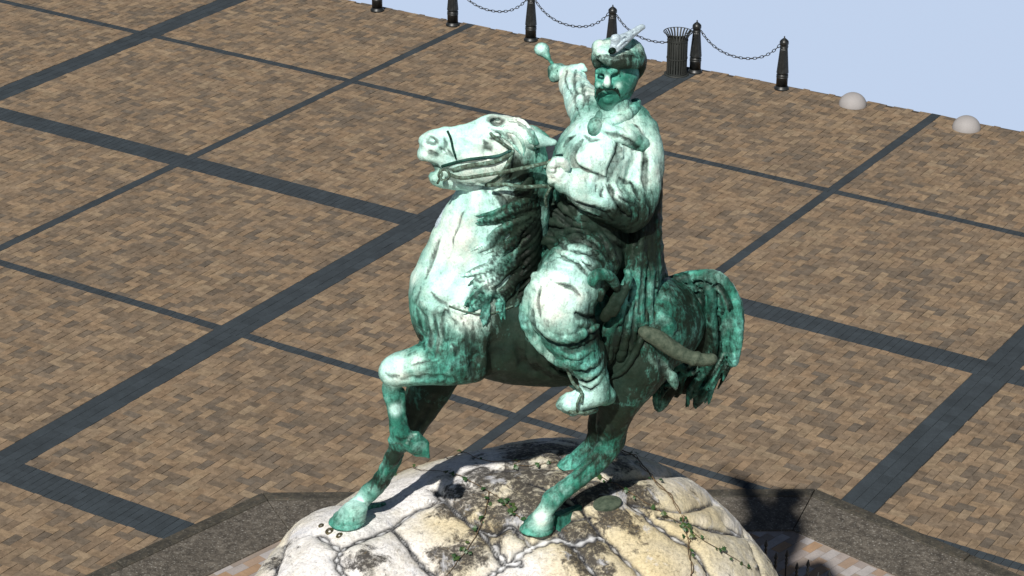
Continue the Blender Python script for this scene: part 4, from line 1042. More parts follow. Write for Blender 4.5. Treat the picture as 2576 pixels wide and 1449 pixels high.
# trouser folds
for l in (z3([(330,900),(440,930),(520,1000),(560,1100)]), z3([(600,920),(720,940),(820,1010),(900,1100)]), z3([(420,1060),(520,1090),(640,1150),(720,1250)]), z3([(660,1120),(740,1170),(800,1240)]), z3([(340,640),(450,700),(560,790),(700,830)]), z3([(430,600),(540,700),(660,780)])): fold(l, 7); cut([(a + 2, b + 11) for a, b in l], 5)
for l in (z4([(1200,250),(1180,380),(1200,500)]), z4([(1300,230),(1420,260),(1500,330)]), z4([(1500,560),(1560,520),(1620,500)])): cut(l, 5)
for l in (z3([(480,560),(600,640),(760,720),(900,770)]), z3([(900,470),(960,600),(1060,720),(1150,760)]), z3([(1000,560),(1100,640),(1200,640)]), z3([(360,860),(420,940),(400,1040)]), z3([(620,880),(700,930),(720,1000)]), z3([(300,900),(330,980),(290,1060)]), z3([(760,1040),(800,1120),(860,1180)]),
  z3([(1160,600),(1200,700),(1180,800)]), z3([(1240,540),(1290,700),(1280,860)])): cut(l, 5.5)
for l in (z3([(520,120),(560,60),(640,20)]), z3([(700,20),(760,60),(860,60)]), z3([(1010,100),(1090,90),(1180,120),(1250,180)]), z3([(430,250),(480,300),(520,360)])): cut(l, 4)
fold(z4([(1180,180),(1120,300),(1080,420),(1090,560),(1160,680),(1280,800),(1400,850),(1500,830)]), 10, .03, .2)
cut(z4([(1140,440),(1160,560),(1260,680),(1360,720),(1500,680),(1620,600)]), 9); fold(z4([(1160,520),(1260,620),(1400,660),(1520,620),(1640,560)]), 8)
cut(z4([(1340,740),(1440,750),(1560,700),(1640,640)]), 7); fold(z4([(1380,780),(1480,790),(1600,740)]), 7)
cut(z4([(1400,400),(1480,480),(1560,500),(1640,470)]), 8); fold(z4([(1420,440),(1500,530),(1600,550)]), 8)
for l in (z4([(1450,860),(1540,870),(1640,830)]), z4([(1470,930),(1560,950),(1650,900)]), z4([(1500,990),(1580,1010),(1650,970)])): fold(l, 8, .02); cut([(a, b + 12) for a, b in l], 6)
fold(z4([(1370,900),(1430,1010),(1490,1100),(1480,1240)]), 5, .01, -.2)
cut(z4([(1380,1210),(1440,1215),(1500,1205),(1560,1200)]), 4, .01)
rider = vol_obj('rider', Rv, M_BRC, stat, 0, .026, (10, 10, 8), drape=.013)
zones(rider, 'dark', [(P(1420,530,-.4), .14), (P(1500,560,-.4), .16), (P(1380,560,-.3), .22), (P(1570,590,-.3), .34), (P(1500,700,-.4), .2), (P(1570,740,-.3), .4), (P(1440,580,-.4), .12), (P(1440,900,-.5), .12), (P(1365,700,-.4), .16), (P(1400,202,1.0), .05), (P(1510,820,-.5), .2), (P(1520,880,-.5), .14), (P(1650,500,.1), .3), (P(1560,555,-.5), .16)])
zones(rider, 'pale', [(P(1400,745,-.8), .26), (P(1510,385,-.4), .27), (P(1600,400,-.2), .24), (P(1480,480,-.6), .2), (P(1560,330,-.2), .18), (P(1470,230,.4), .3), (P(1450,200,.7), .25), (P(1440,660,-.6), .14), (P(1410,430,-.6), .14), (P(1460,1000,-.6), .16), (P(1480,350,-.2), .2), (P(1440,180,.85), .16), (P(1540,470,-.5), .16)])
print('rider', len(rider.data.vertices), time.time() - T0)

# ------------------------------------------------------------------ head, sculpted finer
M_FACE = bronze('face_bronze', brown=-.08)
FV = Vol((-.05, -.38, 8.15), (.60, .42, 9.25), .0095)
def F_(l, k=.02, **kw): ch(FV, l, k, **kw)
hd = -.02
FV.ell(P(1548, 195, hd), (px(47), .20, px(58)), .03); FV.ell(P(1556, 185, hd + .06), (px(52), .2, px(50)), .03)
F_([(1534,225,hd-.06,38), (1532,245,hd-.07,26), (1530,256,hd-.08,20)], .04, sm=2, flat=.95, ax=YA)
F_([(1500,190,hd-.04,16), (1506,225,hd-.04,16), (1520,250,hd-.05,14)], .03); F_([(1580,190,hd,18), (1574,225,hd,18), (1554,252,hd-.04,15)], .03)
F_([(1545,250,hd+.02,34), (1548,285,hd+.02,38)], .03, sm=1)
# brow, nose, cheeks
F_([(1502,181,hd-.16,6), (1515,178,hd-.19,7), (1527,183,hd-.205,6)], .015); F_([(1532,183,hd-.205,6), (1548,176,hd-.19,7.5), (1566,180,hd-.14,6)], .015)
F_([(1529,182,hd-.20,6), (1528,196,hd-.225,6.5), (1527,208,hd-.25,8), (1527,213,hd-.25,8.5)], .012, sm=2); FV.ell(P(1520, 213, hd - .215), (px(6), .03, px(5)), .008); FV.ell(P(1535, 213, hd - .21), (px(6), .03, px(5)), .008)
FV.ell(P(1507, 212, hd - .13), (px(13), .06, px(12)), .03); FV.ell(P(1556, 212, hd - .12), (px(15), .07, px(13)), .03)
# eye sockets and lids
FV.ell(P(1514, 191, hd - .20), (px(8), .028, px(4.6)), .012, neg=True); FV.ell(P(1546, 191, hd - .19), (px(9), .032, px(4.6)), .012, neg=True)
FV.ell(P(1514, 191, hd - .158), (px(7), .022, px(4)), .006); FV.ell(P(1546, 191, hd - .148), (px(7.5), .026, px(4)), .006)
FV.stroke([(1506,190),(1514,187),(1522,191)], 1.8, .004); FV.stroke([(1538,191),(1546,187),(1556,191)], 1.8, .004); FV.stroke([(1540,198),(1549,200),(1557,197)], 2.2, .008)
FV.stroke([(1504,168),(1525,166),(1550,164),(1568,170)], 2.5, .01, neg=True); FV.stroke([(1526,175),(1528,182)], 1.6, .006, neg=True)
# mouth, chin
FV.stroke([(1520,233),(1529,235),(1540,233)], 2.6, .006, neg=True); FV.stroke([(1520,238),(1529,240),(1539,238)], 3.4, .008); FV.ell(P(1529, 252, hd - .165), (px(11), .03, px(8)), .025)
FV.stroke([(1512,218),(1506,228),(1505,240)], 2.4, .01, neg=True); FV.stroke([(1545,217),(1554,228),(1556,242)], 2.4, .01, neg=True)
# ear
F_([(1589,192,hd+.04,5), (1596,186,hd+.05,5), (1598,198,hd+.05,5), (1592,212,hd+.03,5), (1586,216,hd+.02,4)], .008, sm=3); FV.ell(P(1588, 200, hd + .04), (px(7), .03, px(10)), .01)
V, F = FV.mesh(); V = smooth_np(V, F, 1, .3); head = mesh_obj('face', V, F, M_FACE, rider, True); attr_float(head, 'tone', np.full(len(V), .5))
zones(head, 'dark', [(P(1590,215,0), .12), (P(1515,178,-.2), .04), (P(1548,178,-.2), .04)]); zones(head, 'pale', [(P(1530,215,-.1), .0001), (P(1505,212,-.25), .035), (P(1527,203,-.28), .035), (P(1555,214,-.2), .025), (P(1545,168,-.2), .02), (P(1545,285,-.1), .08)])
MU = Vol((-.05, -.38, 8.2), (.45, .1, 8.75), .0075)
for i in range(7):
    f = (i - 3) * 1.0
    MU.chain([P(1527, 221 + f * .5, hd - .245), P(1514, 223 + f * .8, hd - .235), P(1503, 231 + f, hd - .19), P(1500, 243 + f * 1.4, hd - .165)], [px(2.6), px(3.2), px(2.8), px(1.2)], .006, sm=3)
    MU.chain([P(1529, 221 + f * .5, hd - .245), P(1543, 222 + f * .8, hd - .23), P(1555, 230 + f, hd - .185), P(1560, 244 + f * 1.4, hd - .15)], [px(2.6), px(3.2), px(2.8), px(1.2)], .006, sm=3)
o = vol_obj('moustache', MU, M_BRC, rider, 0); zones(o, 'dark', [(P(1530,230,-.25), .14)]); zones(o, 'pale', [])
# ------------------------------------------------------------------ fur hat with plume
HT = Vol((-.15, -.50, 8.40), (.72, .55, 9.55), .011)
HT.ell(P(1558, 134, .03), (px(54), .24, px(37)), .03); HT.ell(P(1582, 130, .06), (px(36), .21, px(30)), .03); HT.ell(P(1530, 130, -.02), (px(30), .18, px(28)), .03)
rim = []
for i in range(25):
    a = 2 * math.pi * i / 24; cx, sy = math.cos(a), math.sin(a)
    rim.append((1555 + 50 * cx, 144 + 11 * cx + (6 if sy < -.3 else -6) - 7 * max(0, -cx) + 5 * math.sin(3 * a), .02 + .215 * sy, 17 + 2.5 * math.cos(3 * a)))
C_(rim, .02, vol=HT, sm=2)
C_([(1499,132,-.06,8), (1499,150,-.08,10), (1504,168,-.10,7)], .02, vol=HT); C_([(1612,146,.05,9), (1610,166,.05,13), (1600,186,.06,11), (1594,196,.05,6)], .03, vol=HT)
C_([(1505,132,-.16,8), (1525,143,-.22,8), (1545,150,-.24,7), (1570,142,-.21,9), (1598,138,-.12,9)], .02, vol=HT)
C_([(1560,104,-.05,10), (1590,112,.0,12), (1608,128,.04,10)], .03, vol=HT)
HT.stroke([(1500,144),(1525,140),(1545,146),(1575,140),(1608,146)], 3.2, .012, neg=True); HT.stroke([(1560,112),(1572,122),(1600,130)], 3.5, .015, neg=True); HT.stroke([(1530,108),(1550,100),(1580,106)], 3, .015, neg=True)
rh = random.Random(9)
for i in range(60):
    u = rh.uniform(1495, 1618); v = 140 + rh.uniform(-14, 34); HT.stroke([(u, v), (u + rh.uniform(-5, 5), v + rh.uniform(6, 14))], rh.uniform(2, 3.2), .008, neg=rh.random() < .5, inset=.1)
o = vol_obj('fur_hat', HT, M_BR, rider, 0, .012, (22, 22, 22)); zones(o, 'dark', [(P(1600,165,.0), .16), (P(1505,165,-.1), .1), (P(1560,168,-.25), .14)]); zones(o, 'pale', [(P(1535,115,-.15), .14), (P(1550,135,-.25), .07), (P(1590,128,0), .07)])
t = NT('pale_patina'); vec = t.coord('Object'); n_ = t.noise(t.coord('Object', (4, 4, 10)), 8, 5, .7, .5); t.color(t.ramp(n_, [(.35, (.26,.33,.38)), (.6, (.55,.68,.76))])); t.set(Roughness=.4, Metallic=.1); t.bump(n_, .5, .012); M_PLUME = t.m
PV = Vol((.0, -.5, 8.8), (.75, .45, 9.75), .009)
ch(PV, [(1541,130,-.24,8), (1551,114,-.22,15), (1566,102,-.18,17), (1583,90,-.13,12.5), (1600,78,-.09,9), (1612,70,-.06,7.5), (1618,68,-.05,5)], .008, flat=.4, ax=YA, sm=3)
ch(PV, [(1545,108,-.22,8), (1548,98,-.22,11), (1553,92,-.21,7)], .012, flat=.5, ax=YA, sm=1)
for l in ([(1545,125),(1562,104),(1585,86),(1610,72)], [(1550,128),(1572,108),(1592,90)], [(1544,112),(1556,98)]): PV.stroke(l, 2.2, .006, neg=True)
o = vol_obj('plume', PV, M_PLUME, rider, 0, .018, (18, 18, 18))
m = MB(); bc = P(1540, 128, -.275); m.lathe([(.0, -.012), (.030, -.012), (.034, 0), (.028, .012), (.018, .010), (.014, .020), (.0, .024)], 20, cap=False); o = m.build('brooch', M_BRD, rider, True); o.location = bc; o.rotation_euler = (math.radians(115), 0, math.radians(15)); 
# ------------------------------------------------------------------ mace
MC = Vol((-.85, .8, 8.2), (-.1, 1.4, 9.3), .009)
ch(MC, [(1412,196,.98,5), (1396,172,1.05,4.5), (1384,152,1.11,4.6), (1374,138,1.16,6)], .01, sm=2)
MC.ell(P(1363, 124, 1.2), (px(20), .066, px(18)), .02); ch(MC, [(1376,141,1.155,9), (1370,133,1.18,12)], .02, sm=1)
for a in range(6): 
    an = a * math.pi / 6; cc = P(1363, 124, 1.2); MC.chain([cc + np.array([math.cos(an) * .067 * math.cos(q), -.066 * math.sin(q), math.sin(an) * .062 * math.cos(q) ]) for q in np.linspace(0, math.pi, 7)], [.004] * 7, .006, sm=1)
o = vol_obj('mace', MC, M_BR, rider, 0); zones(o, 'dark', [(P(1366,136,1.2) - np.array([0, 0, .05]), .05)]); zones(o, 'pale', [(P(1360,118,1.1), .08)])
# ------------------------------------------------------------------ cloak over the shoulders and down the back
CV = Vol((-.15, -.75, 5.6), (1.25, .95, 8.9), .016)
ch(CV, [(1497,318,-.24,7), (1503,300,-.20,6), (1509,284,-.12,6)], .02, sm=3); ch(CV, [(1497,318,-.25,8), (1520,311,-.24,7), (1552,300,-.19,8), (1580,286,-.10,9), (1598,270,.0,10), (1596,258,.12,10)], .02, sm=3)
CV.ell(P(1572, 322, -.05), (px(52), .2, px(27)), .04, rot=((1, 0, -.25), YA, (.25, 0, 1)))          # collar
ch(CV, [(1500,308,-.27,9), (1495,318,-.29,11), (1494,330,-.28,9)], .02)
ch(CV, [(1512,322,-.24,10), (1540,335,-.27,13), (1580,346,-.25,14), (1620,366,-.14,16)], .03, sm=3, flat=.8, ax=YA)
for i in range(9):
    f = i / 8
    ch(CV, [(1600 - 14 * f, 290 + 4 * f, .06 + .16 * f, 22), (1632 - 8 * f, 350, .06 + .22 * f, 20), (1645 - 6 * f, 430, .02 + .30 * f, 18), (1643 - 3 * f, 520, -.02 + .36 * f, 17 + 3 * math.sin(i * 2.4)), (1640 + 4 * f, 620, -.06 + .42 * f, 17 + 4 * math.sin(i * 2.4 + 1)), (1640 + 22 * f, 700 - 10 * f, -.10 + .46 * f, 16), (1632 + 44 * f, 770 - 30 * f, -.14 + .46 * f, 12)], .02, sm=3)
for i, (l, r_) in enumerate([([(1618,420,.0), (1618,520,-.10), (1612,620,-.18), (1606,720,-.26), (1612,800,-.28), (1632,842,-.26)], 15), ([(1630,440,.0), (1632,560,-.08), (1630,680,-.16), (1628,780,-.20), (1640,835,-.22)], 15),
   ([(1600,600,-.1), (1592,680,-.24), (1580,760,-.32), (1572,840,-.34), (1560,900,-.32)], 14), ([(1612,640,-.1), (1604,720,-.22), (1594,800,-.3), (1588,870,-.3), (1600,920,-.25)], 12), ([(1586,700,-.26), (1560,770,-.36), (1545,850,-.38), (1530,910,-.36)], 13), ([(1560,760,-.3), (1530,830,-.4), (1515,900,-.4)], 11)]):
    ch(CV, [(*q, r_ * (1 - .35 * (j / (len(l) - 1)) ** 3)) for j, q in enumerate(l)], .022, sm=3)
# back panel between the folds
for (a, b, r1, r2) in (((1605,640,.0), (1600,780,-.1), 34, 40), ((1600,780,-.1), (1570,890,-.2), 40, 34), ((1600,400,.12), (1615,600,.1), 30, 34)): CV.cone(P(*a), P(*b), px(r1), px(r2), .05)
ch(CV, [(1655,795,-.20,6), (1668,800,-.2,14), (1682,820,-.18,20), (1668,838,-.16,22), (1650,846,-.14,14)], .02, sm=3)
CV.stroke([(1560,345),(1580,352),(1605,370),(1620,390)], 5, .02, neg=True); CV.stroke([(1515,330),(1550,340),(1575,345)], 5, .02, neg=True)
for l, w_ in (([(1575,300),(1600,320),(1622,350)], 4), ([(1612,500),(1606,590),(1598,660)], 6), ([(1650,600),(1656,700),(1650,780)], 5), ([(1648,430),(1642,560),(1644,650),(1650,760)], 6), ([(1632,400),(1634,480),(1628,560),(1622,700),(1626,800)], 7), ([(1600,740),(1590,820),(1592,880)], 5), ([(1618,600),(1612,700),(1606,790)], 5), ([(1598,650),(1584,730),(1574,800),(1560,880)], 6), ([(1566,760),(1552,830),(1540,900)], 6), ([(1640,560),(1636,660),(1634,740)], 4), ([(1580,860),(1575,900)], 5)): CV.stroke(l, w_, .012, neg=True, inset=.1)
for l, w_ in (([(1640,440),(1638,560),(1636,660)], 4), ([(1612,640),(1602,740),(1598,800)], 4), ([(1588,700),(1572,780),(1560,840)], 4), ([(1545,350),(1580,358),(1610,378)], 4)): CV.stroke(l, w_, .01, inset=-.2)
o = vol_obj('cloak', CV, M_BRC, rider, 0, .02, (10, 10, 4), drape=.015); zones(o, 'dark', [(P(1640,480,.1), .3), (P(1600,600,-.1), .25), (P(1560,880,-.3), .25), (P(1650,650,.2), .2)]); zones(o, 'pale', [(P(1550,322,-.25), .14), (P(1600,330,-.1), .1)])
# ------------------------------------------------------------------ sabre, scabbard and pistol butt
SV = Vol((-.3, -1.1, 5.8), (1.3, .2, 7.6), .011)
ch(SV, [(1490,702,-.66,14), (1503,692,-.66,15), (1522,690,-.62,13), (1541,704,-.57,12), (1550,722,-.53,11)], .02, sm=3)
ch(SV, [(1560,725,-.50,9), (1540,765,-.51,13), (1522,798,-.52,14)], .02, sm=3, flat=.7, ax=YA)
SV.ell(P(1490, 705, -.67), (px(15), .055, px(16)), .02)
ch(SV, [(1484,716,-.66,3), (1500,722,-.67,3)], .01, sm=1); ch(SV, [(1512,735,-.62,12), (1508,750,-.60,10)], .02, sm=1)
ch(SV, [(1575,680,-.42,6), (1582,700,-.46,8), (1570,740,-.50,8), (1545,790,-.52,8)], .02, sm=3)
o = vol_obj('sabre_hilt', SV, M_BRC, rider, 0, .012, (14, 14, 14)); zones(o, 'dark', [(P(1530,780,-.5), .3), (P(1505,745,-.6), .1), (P(1550,720,-.5), .10)]); zones(o, 'pale', [(P(1500,690,-.6), .05)])
t = NT('dull_bronze'); vec = t.coord('Object'); n_ = t.noise(vec, 18, 5, .7); t.color(t.ramp(n_, [(.35, (.035,.055,.038)), (.65, (.10,.125,.09))])); t.set(Roughness=.7, Metallic=.0, Specular_IOR_Level=.15); t.bump(n_, .7, .015); M_DULL = t.m
SC2 = Vol((.2, -.9, 5.8), (1.3, .3, 7.1), .013)
ch(SC2, [(1620,835,-.34,16), (1655,852,-.34,21), (1690,876,-.34,20), (1725,895,-.34,17), (1765,905,-.34,16), (1792,903,-.34,14)], .02, sm=3)
for q_ in ((1668,860), (1748,902)): SC2.ell(P(q_[0], q_[1], -.34), (.03, .075, .075), .01, rot=((.8, 0, -.5), YA, (.5, 0, .8)))
o = vol_obj('scabbard', SC2, M_DULL, rider, 0, .008, (14, 14, 14))
# holster and pouches at the belt
PO = Vol((-.65, -1.05, 6.8), (.35, .1, 8.1), .012)
ch(PO, [(1366,612,-.38,6), (1378,603,-.40,9), (1394,605,-.42,8), (1400,616,-.42,6)], .02, sm=2); ch(PO, [(1385,618,-.40,9), (1395,640,-.42,8)], .03, sm=1)
ch(PO, [(1400,645,-.50,14), (1390,668,-.54,16)], .02, sm=1, flat=.5, ax=YA); ch(PO, [(1412,648,-.52,16), (1420,672,-.56,20), (1440,686,-.58,14)], .02, sm=1, flat=.5, ax=YA); ch(PO, [(1375,676,-.56,8), (1400,680,-.58,9), (1440,692,-.58,8), (1456,694,-.56,5)], .015, sm=2)
ch(PO, [(1480,655,-.52,10), (1500,665,-.54,14), (1515,672,-.52,10)], .02); ch(PO, [(1485,635,-.5,8), (1505,640,-.5,10), (1530,655,-.46,8)], .02)
o = vol_obj('belt_pouch', PO, M_BRC, rider, 0, .008, (16, 16, 16)); zones(o, 'dark', [(P(1500,660,-.5), .12), (P(1380,608,-.4), .12)]); zones(o, 'pale', [(P(1410,670,-.6), .1)])
# ------------------------------------------------------------------ saddle cloth with raised border, bridle, reins, girth
SD = Vol((-.75, -1.0, 5.6), (1.0, 1.0, 7.5), .016)
tr = lambda uv, r, k=.03, inset=.2: trace(H, uv, r, SD, k, inset=inset, sm=3)
for i in range(12):
    f = i / 11; a = (1345 + 250 * f, 690 - 10 * f); b = (1338 + 255 * f + 40 * math.sin(f * 3.1), 905 + 40 * math.sin(f * 2.6) - 20 * f)
    tr([a, ((a[0]*.6 + b[0]*.4), (a[1]*.6 + b[1]*.4)), ((a[0]*.3 + b[0]*.7), (a[1]*.3 + b[1]*.7)), b], [16, 18, 18, 12], .05)
tr([(1362,640),(1352,720),(1338,800),(1335,870),(1362,915),(1410,940),(1450,948)], [10, 9, 8, 8, 8, 8, 7], .012, inset=-.6)
tr([(1600,700),(1625,790),(1610,860),(1570,930),(1520,955)], [8, 9, 9, 8, 6], .012, inset=-.6)
o = vol_obj('saddle_cloth', SD, M_BRD, horse, 1, .014, (14, 14, 14)); zones(o, 'dark', [(P(1400,900,-.5), .35), (P(1560,900,-.3), .3), (P(1345,800,-.5), .12)]); zones(o, 'pale', [])
t = NT('bronze_strap'); vec = t.coord('Object'); n_ = t.noise(vec, 30, 5, .7); t.color(t.ramp(n_, [(.35, (.035,.045,.035)), (.52, (.10,.15,.11)), (.7, (.24,.42,.36))])); t.set(Roughness=.55, Metallic=.05, Specular_IOR_Level=.15); t.bump(n_, .5, .01); M_STRAP = t.m
def strap(name, uvy, rpx, par, mat=None, surf=None, sm=5, flat=.5):
    """flat band swept along traced points; surf = volume it lies on"""
    pts = []
    a, r = spline([np.array(p[:2], float) for p in uvy], rpx, sm); ys, _ = spline([np.array([p[2] if len(p) > 2 else 0.0]) for p in uvy], 1.0, sm); last = None
    for (p, y) in zip(a, ys):
        if surf is not None:
            h = surf.hit(*p)
            if h is None or (last is not None and abs(h[1] - last[1]) > .1): h = P(p[0], p[1], last[1]) if last is not None else None
            if h is None: continue
            last = h; v = rayl(*p); v /= np.linalg.norm(v); pts.append(h - v * .008)
        else: pts.append(P(p[0], p[1], y[0]))
    m = MB(); m.tube(pts, [px(q) for q in r[:len(pts)]], 8); return m.build(name, mat or M_STRAP, par, True)
z2y = lambda l, y=0: [(a, b, y) for a, b in z2(l)]
strap('bridle', z2y([(1010,440),(900,490),(760,510),(600,530),(480,560),(380,590)]), 4, horse, M_BR, H); zones(COL.objects[-1] if False else horse.children[-1], 'dark', [(P(1280,390,-.5), .2)])
strap('bridle', z2y([(1010,470),(880,540),(740,570),(600,590),(480,620)]), 6, horse, None, H)
strap('bridle', z2y([(430,270),(460,340),(480,430),(510,520)]), 3.2, horse, M_BR, H)
strap('bridle', z2y([(1020,440),(980,560),(900,680),(780,760)]), 5, horse, None, H)
strap('bridle', z2y([(1000,430),(930,380),(850,320),(820,290)]), 4, horse, None, H)
strap('rein', [(1130,438,-.58), (1160,448,-.60), (1210,442,-.62), (1270,432,-.64), (1330,420,-.60), (1375,410,-.56), (1400,408,-.56)], 5, horse)
strap('rein', [(1395,410,-.44), (1360,424,-.40), (1330,432,-.36)], 4, horse)
strap('rein', [(1228,466,-.58), (1270,464,-.64), (1320,470,-.62), (1365,468,-.55), (1378,470,-.5), (1392,462,-.5)], 5, horse)
strap('rein', [(1392,462,-.5), (1380,480,-.5), (1372,500,-.45), (1375,520,-.4)], 4, horse)
m = MB(); bc = P(1117, 440, -.60); m.tube([bc + np.array([px(13) * math.cos(q), 0, px(14) * math.sin(q)]) for q in np.linspace(0, 2 * math.pi, 17)[:-1]], px(3.4), 7, True); m.tube([P(1108, 425, -.6), P(1112, 440, -.6), P(1100, 462, -.6)], px(3.5), 6); m.build('bit_ring', M_STRAP, horse, True)
# bells hanging from the breast strap on the far side, tassel at the chest
ch_b = Vol((-1.6, -.6, 7.0), (-.8, .2, 8.1), .012)
ch(ch_b, [(1146,504,-.22,4), (1130,520,-.24,8), (1115,546,-.26,9), (1103,566,-.26,8), (1107,578,-.26,10)], .015, sm=2)
o = vol_obj('throat_tassel', ch_b, M_PLUME, horse, 0)
strap('breast_strap', [(1130,770), (1180,786), (1230,790), (1290,770)], 2.5, horse, M_STRAP, H)
strap('stirrup_leather', [(1405,850,-.72), (1420,905,-.66), (1440,960,-.64), (1462,985,-.63), (1462,1012,-.63)], 4.5, horse)
m = MB(); m.tube([P(1432, 1036, -.66), P(1470, 1040, -.60), P(1500, 1030, -.5)], px(4.5), 6); m.tube([P(1462, 990, -.63), P(1452, 1015, -.66), P(1452, 1038, -.63)], px(3.5), 6); m.build('stirrup', M_STRAP, horse, True)
for o in list(stat.children_recursive):
    if o.type == 'MESH':
        for nm in ('dark', 'pale'):
            if nm not in o.data.attributes: attr_float(o, nm, np.zeros(len(o.data.vertices)))
print('statue done', time.time() - T0)
# ================================================================== ivy on the boulder
t = NT('ivy_leaf'); vec = t.coord('Object'); tn_ = t.attr('tone').outputs['Fac']
t.color(t.mix(t.noise(vec, 9, 3), t.ramp(tn_, [(0.0, (.018,.06,.02)), (.5, (.03,.09,.022)), (1.0, (.10,.12,.03))]), (.03, .07, .02))); t.set(Roughness=.45); M_LEAF = t.m
t = NT('ivy_stem'); vec = t.coord('Object'); t.color(t.ramp(t.noise(vec, 40, 3), [(.35, (.05,.035,.02)), (.65, (.22,.15,.08))])); t.set(Roughness=.8); M_STEM = t.m
LEAF = [(0,-.05),(.35,-.30),(.50,.02),(.95,.10),(.62,.42),(.50,.72),(.22,.70),(0,1.15),(-.22,.70),(-.50,.72),(-.62,.42),(-.95,.10),(-.50,.02),(-.35,-.30)]
ri = random.Random(21)
VINES = [(z7([(1060,200),(1130,225),(1240,280),(1330,380),(1400,470),(1500,570),(1590,680),(1650,790),(1680,900),(1710,1030),(1720,1150),(1730,1330)]), 'long twisted ivy vine running down the right side of the boulder, thickest stem', 24, 3.6),
 (z7([(920,430),(1020,490),(1110,540),(1250,620),(1430,730),(1600,840),(1700,900),(1850,1010),(2080,1150),(2260,1260)]), 'thin ivy runner slanting to the lower right of the boulder, crossing the thick vine', 30, 2.2),
 (z6([(1830,540),(1900,560),(2000,620),(2140,700),(2250,770),(2330,850),(2415,930)]) + z7([(60,650),(130,710),(200,780),(310,830)]), 'ivy vine crossing the middle of the boulder between the two planted hooves', 22, 2.2),
 (z6([(2140,700),(2110,850),(2060,1010),(1960,1190),(1860,1320),(1740,1470)]), 'ivy vine hanging down the centre of the boulder to the bottom edge of the photo', 24, 2.6),
 (z6([(1240,560),(1330,500),(1430,480),(1520,500),(1700,515),(1830,540)]), 'bare ivy stem along the back crest of the boulder left of centre', 8, 2.2),
 (z6([(1600,415),(1690,385),(1790,395),(1900,345),(2050,405),(2200,425),(2415,420)]) + z7([(180,345),(320,350),(450,330),(560,320)]), 'ivy stem lying along the far crest of the boulder behind the lifted hoof', 12, 2.2),
 (z6([(450,860),(520,820),(640,775),(700,800)]), 'short dark ivy sprig at the left crest of the boulder beside the front hoof', 14, 2.0),
 (z6([(840,700),(930,670),(960,610),(1040,570)]), 'ragged ivy sprig behind the planted front leg', 14, 2.0)]
for uv, lab, nl, rp in VINES:
    a, _ = spline([np.array(p) for p in uv], 1.0, 4); pts = []; nrm = []
    for i, p in enumerate(a):
        h, n = rock_hit(p[0] + ri.uniform(-1.2, 1.2), p[1] + ri.uniform(-1, 1), 1.2)
        if abs(n[2] - 1.0) < 1e-9: continue
        if pts and np.linalg.norm(h - pts[-1]) > .45: continue
        if n[2] < 0: n = -n
        pts.append(h + n * .018); nrm.append(n)
    if len(pts) < 4: continue
    vine = empty('ivy_vine', tuple(CEN), YAW); tag(vine, lab, 'ivy', 'ivy vines on the boulder')
    m = MB(); m.tube(pts, [px(rp * .5) * (1.1 - .5 * i / len(pts)) for i in range(len(pts))], 6)
    if rp > 3: m.tube([p + np.array([.02 * math.cos(i * .9), .02 * math.sin(i * .9), .012 * math.sin(i * .9)]) for i, p in enumerate(pts)], px(1.3), 5)
    m.build('stem', M_STEM, vine, True)
    m = MB(); tones = []
    for q in range(int(nl * .65)):
        i = ri.randrange(1, len(pts)); n = nrm[i] / np.linalg.norm(nrm[i]); n = n + np.array([ri.uniform(-.45, .45), ri.uniform(-.7, .1), ri.uniform(-.1, .4)]); n /= np.linalg.norm(n)
        x = np.cross(n, np.array([ri.uniform(-1, 1), ri.uniform(-1, 1), .2])); x /= np.linalg.norm(x); y = np.cross(n, x); s1 = ri.uniform(.022, .044) * (1.0 if nl > 13 else .9)
        o_ = pts[i] + np.array([ri.uniform(-.05, .05), ri.uniform(-.05, .02), 0]) + nrm[i] * ri.uniform(.005, .03)
        vs = [o_ + x * a_ * s1 + y * b_ * s1 + n * (-.25 * abs(a_) * s1) for a_, b_ in LEAF] + [o_ + y * .35 * s1 + n * .06 * s1]
        c_ = len(vs) - 1; fs = [(k, (k + 1) % 14, c_) for k in range(14)]; m.add(vs, fs); tones += [ri.random() ** 2] * 14
    o = m.build('leaves', M_LEAF, vine); attr_float(o, 'tone', tones, 'FACE')
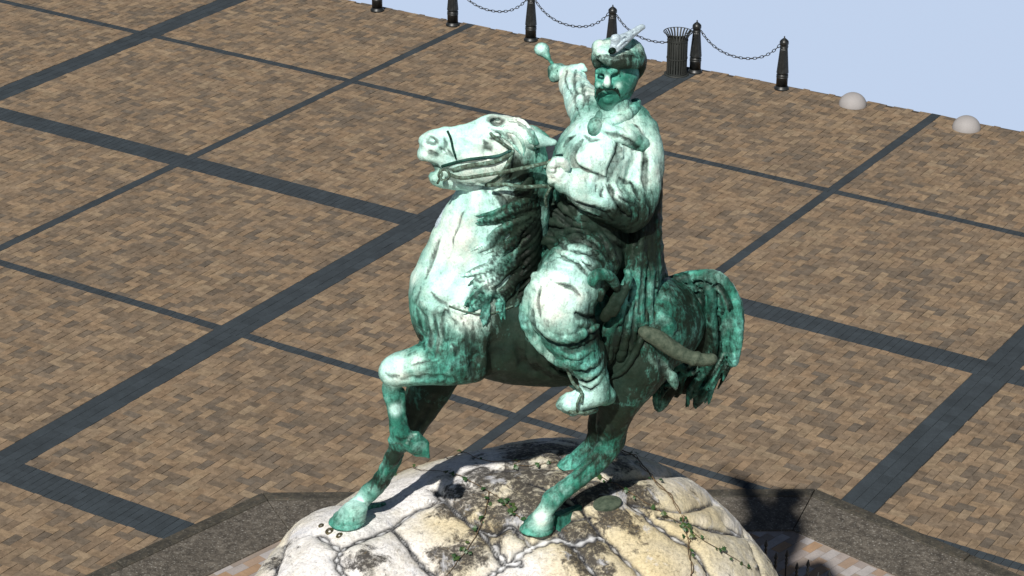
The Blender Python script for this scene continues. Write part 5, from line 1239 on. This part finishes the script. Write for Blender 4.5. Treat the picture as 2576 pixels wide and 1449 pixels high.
# bolt holes and pebbly remains of the casting bed by the front hoof; small brass cap near the far hoof
t = NT('rusty_hole'); vec = t.coord('Object'); t.color(t.ramp(t.noise(vec, 20, 4), [(.35, (.012,.012,.008)), (.65, (.10,.085,.04))])); t.set(Roughness=.6)
for (uu, vv, r_) in (((950 + 615/2.415) * s_, (1560 + 995/2.415) * s_, 8), ((950 + 690/2.415) * s_, (1560 + 1045/2.415) * s_, 12), ((950 + 780/2.415) * s_, (1560 + 1083/2.415) * s_, 10)):
    h, n = rock_hit(uu, vv); m = MB(); m.lathe([(px(r_), -.02), (px(r_) * 1.02, .006), (px(r_) * .8, .014), (px(r_) * .55, .004), (.0, -.004)], 14, cap=False)
    o = m.build('anchor_bolt', t.m, MON, True); o.location = h; o.rotation_euler = Vector(n).to_track_quat('Z', 'Y').to_euler()
hA, nA_ = rock_hit((1850 + 1000/2.342) * s_, (1600 + 680/2.342) * s_)
m = MB(); m.lathe([(.10, -.03), (.105, .02), (.085, .035), (.06, .03), (.045, .045), (.0, .05)], 20, cap=False); o = m.build('brass_cap', M_DULL, MON, True); o.location = hA; o.rotation_euler = Vector(nA_).to_track_quat('Z', 'Y').to_euler(); o.scale = (1.35, .8, 1)
# bronze plates cast with the hooves and the support wedges behind them
pl = bpy.data.objects['horse']
def wedge(a, b, w, hgt):
    A_, na = rock_hit(*a); B_, nb = rock_hit(*b); d = B_ - A_; side = np.cross(d, [0, 0, 1.0]); side /= np.linalg.norm(side)
    m = MB(); vs = [A_ - side * w - [0, 0, .03], A_ + side * w - [0, 0, .03], B_ + side * w * .6 - [0, 0, .03], B_ - side * w * .6 - [0, 0, .03], A_ - side * w * .6 + [0, 0, hgt], A_ + side * w * .6 + [0, 0, hgt], B_ + side * w * .3 + [0, 0, .02], B_ - side * w * .3 + [0, 0, .02]]
    m.add(vs, [(0,3,2,1),(4,5,6,7),(0,1,5,4),(1,2,6,5),(2,3,7,6),(3,0,4,7)]); o = m.build('support_wedge', M_BR, pl)
    for nm, vv in (('dark', 0), ('pale', 0), ('crease', 0), ('ridge', 0), ('tone', .5)): attr_float(o, nm, [vv] * 8)
wedge((1395,1325), (1458,1275), .07, .12); wedge((905,1283), (968,1268), .05, .05)
print('all done', time.time() - T0)
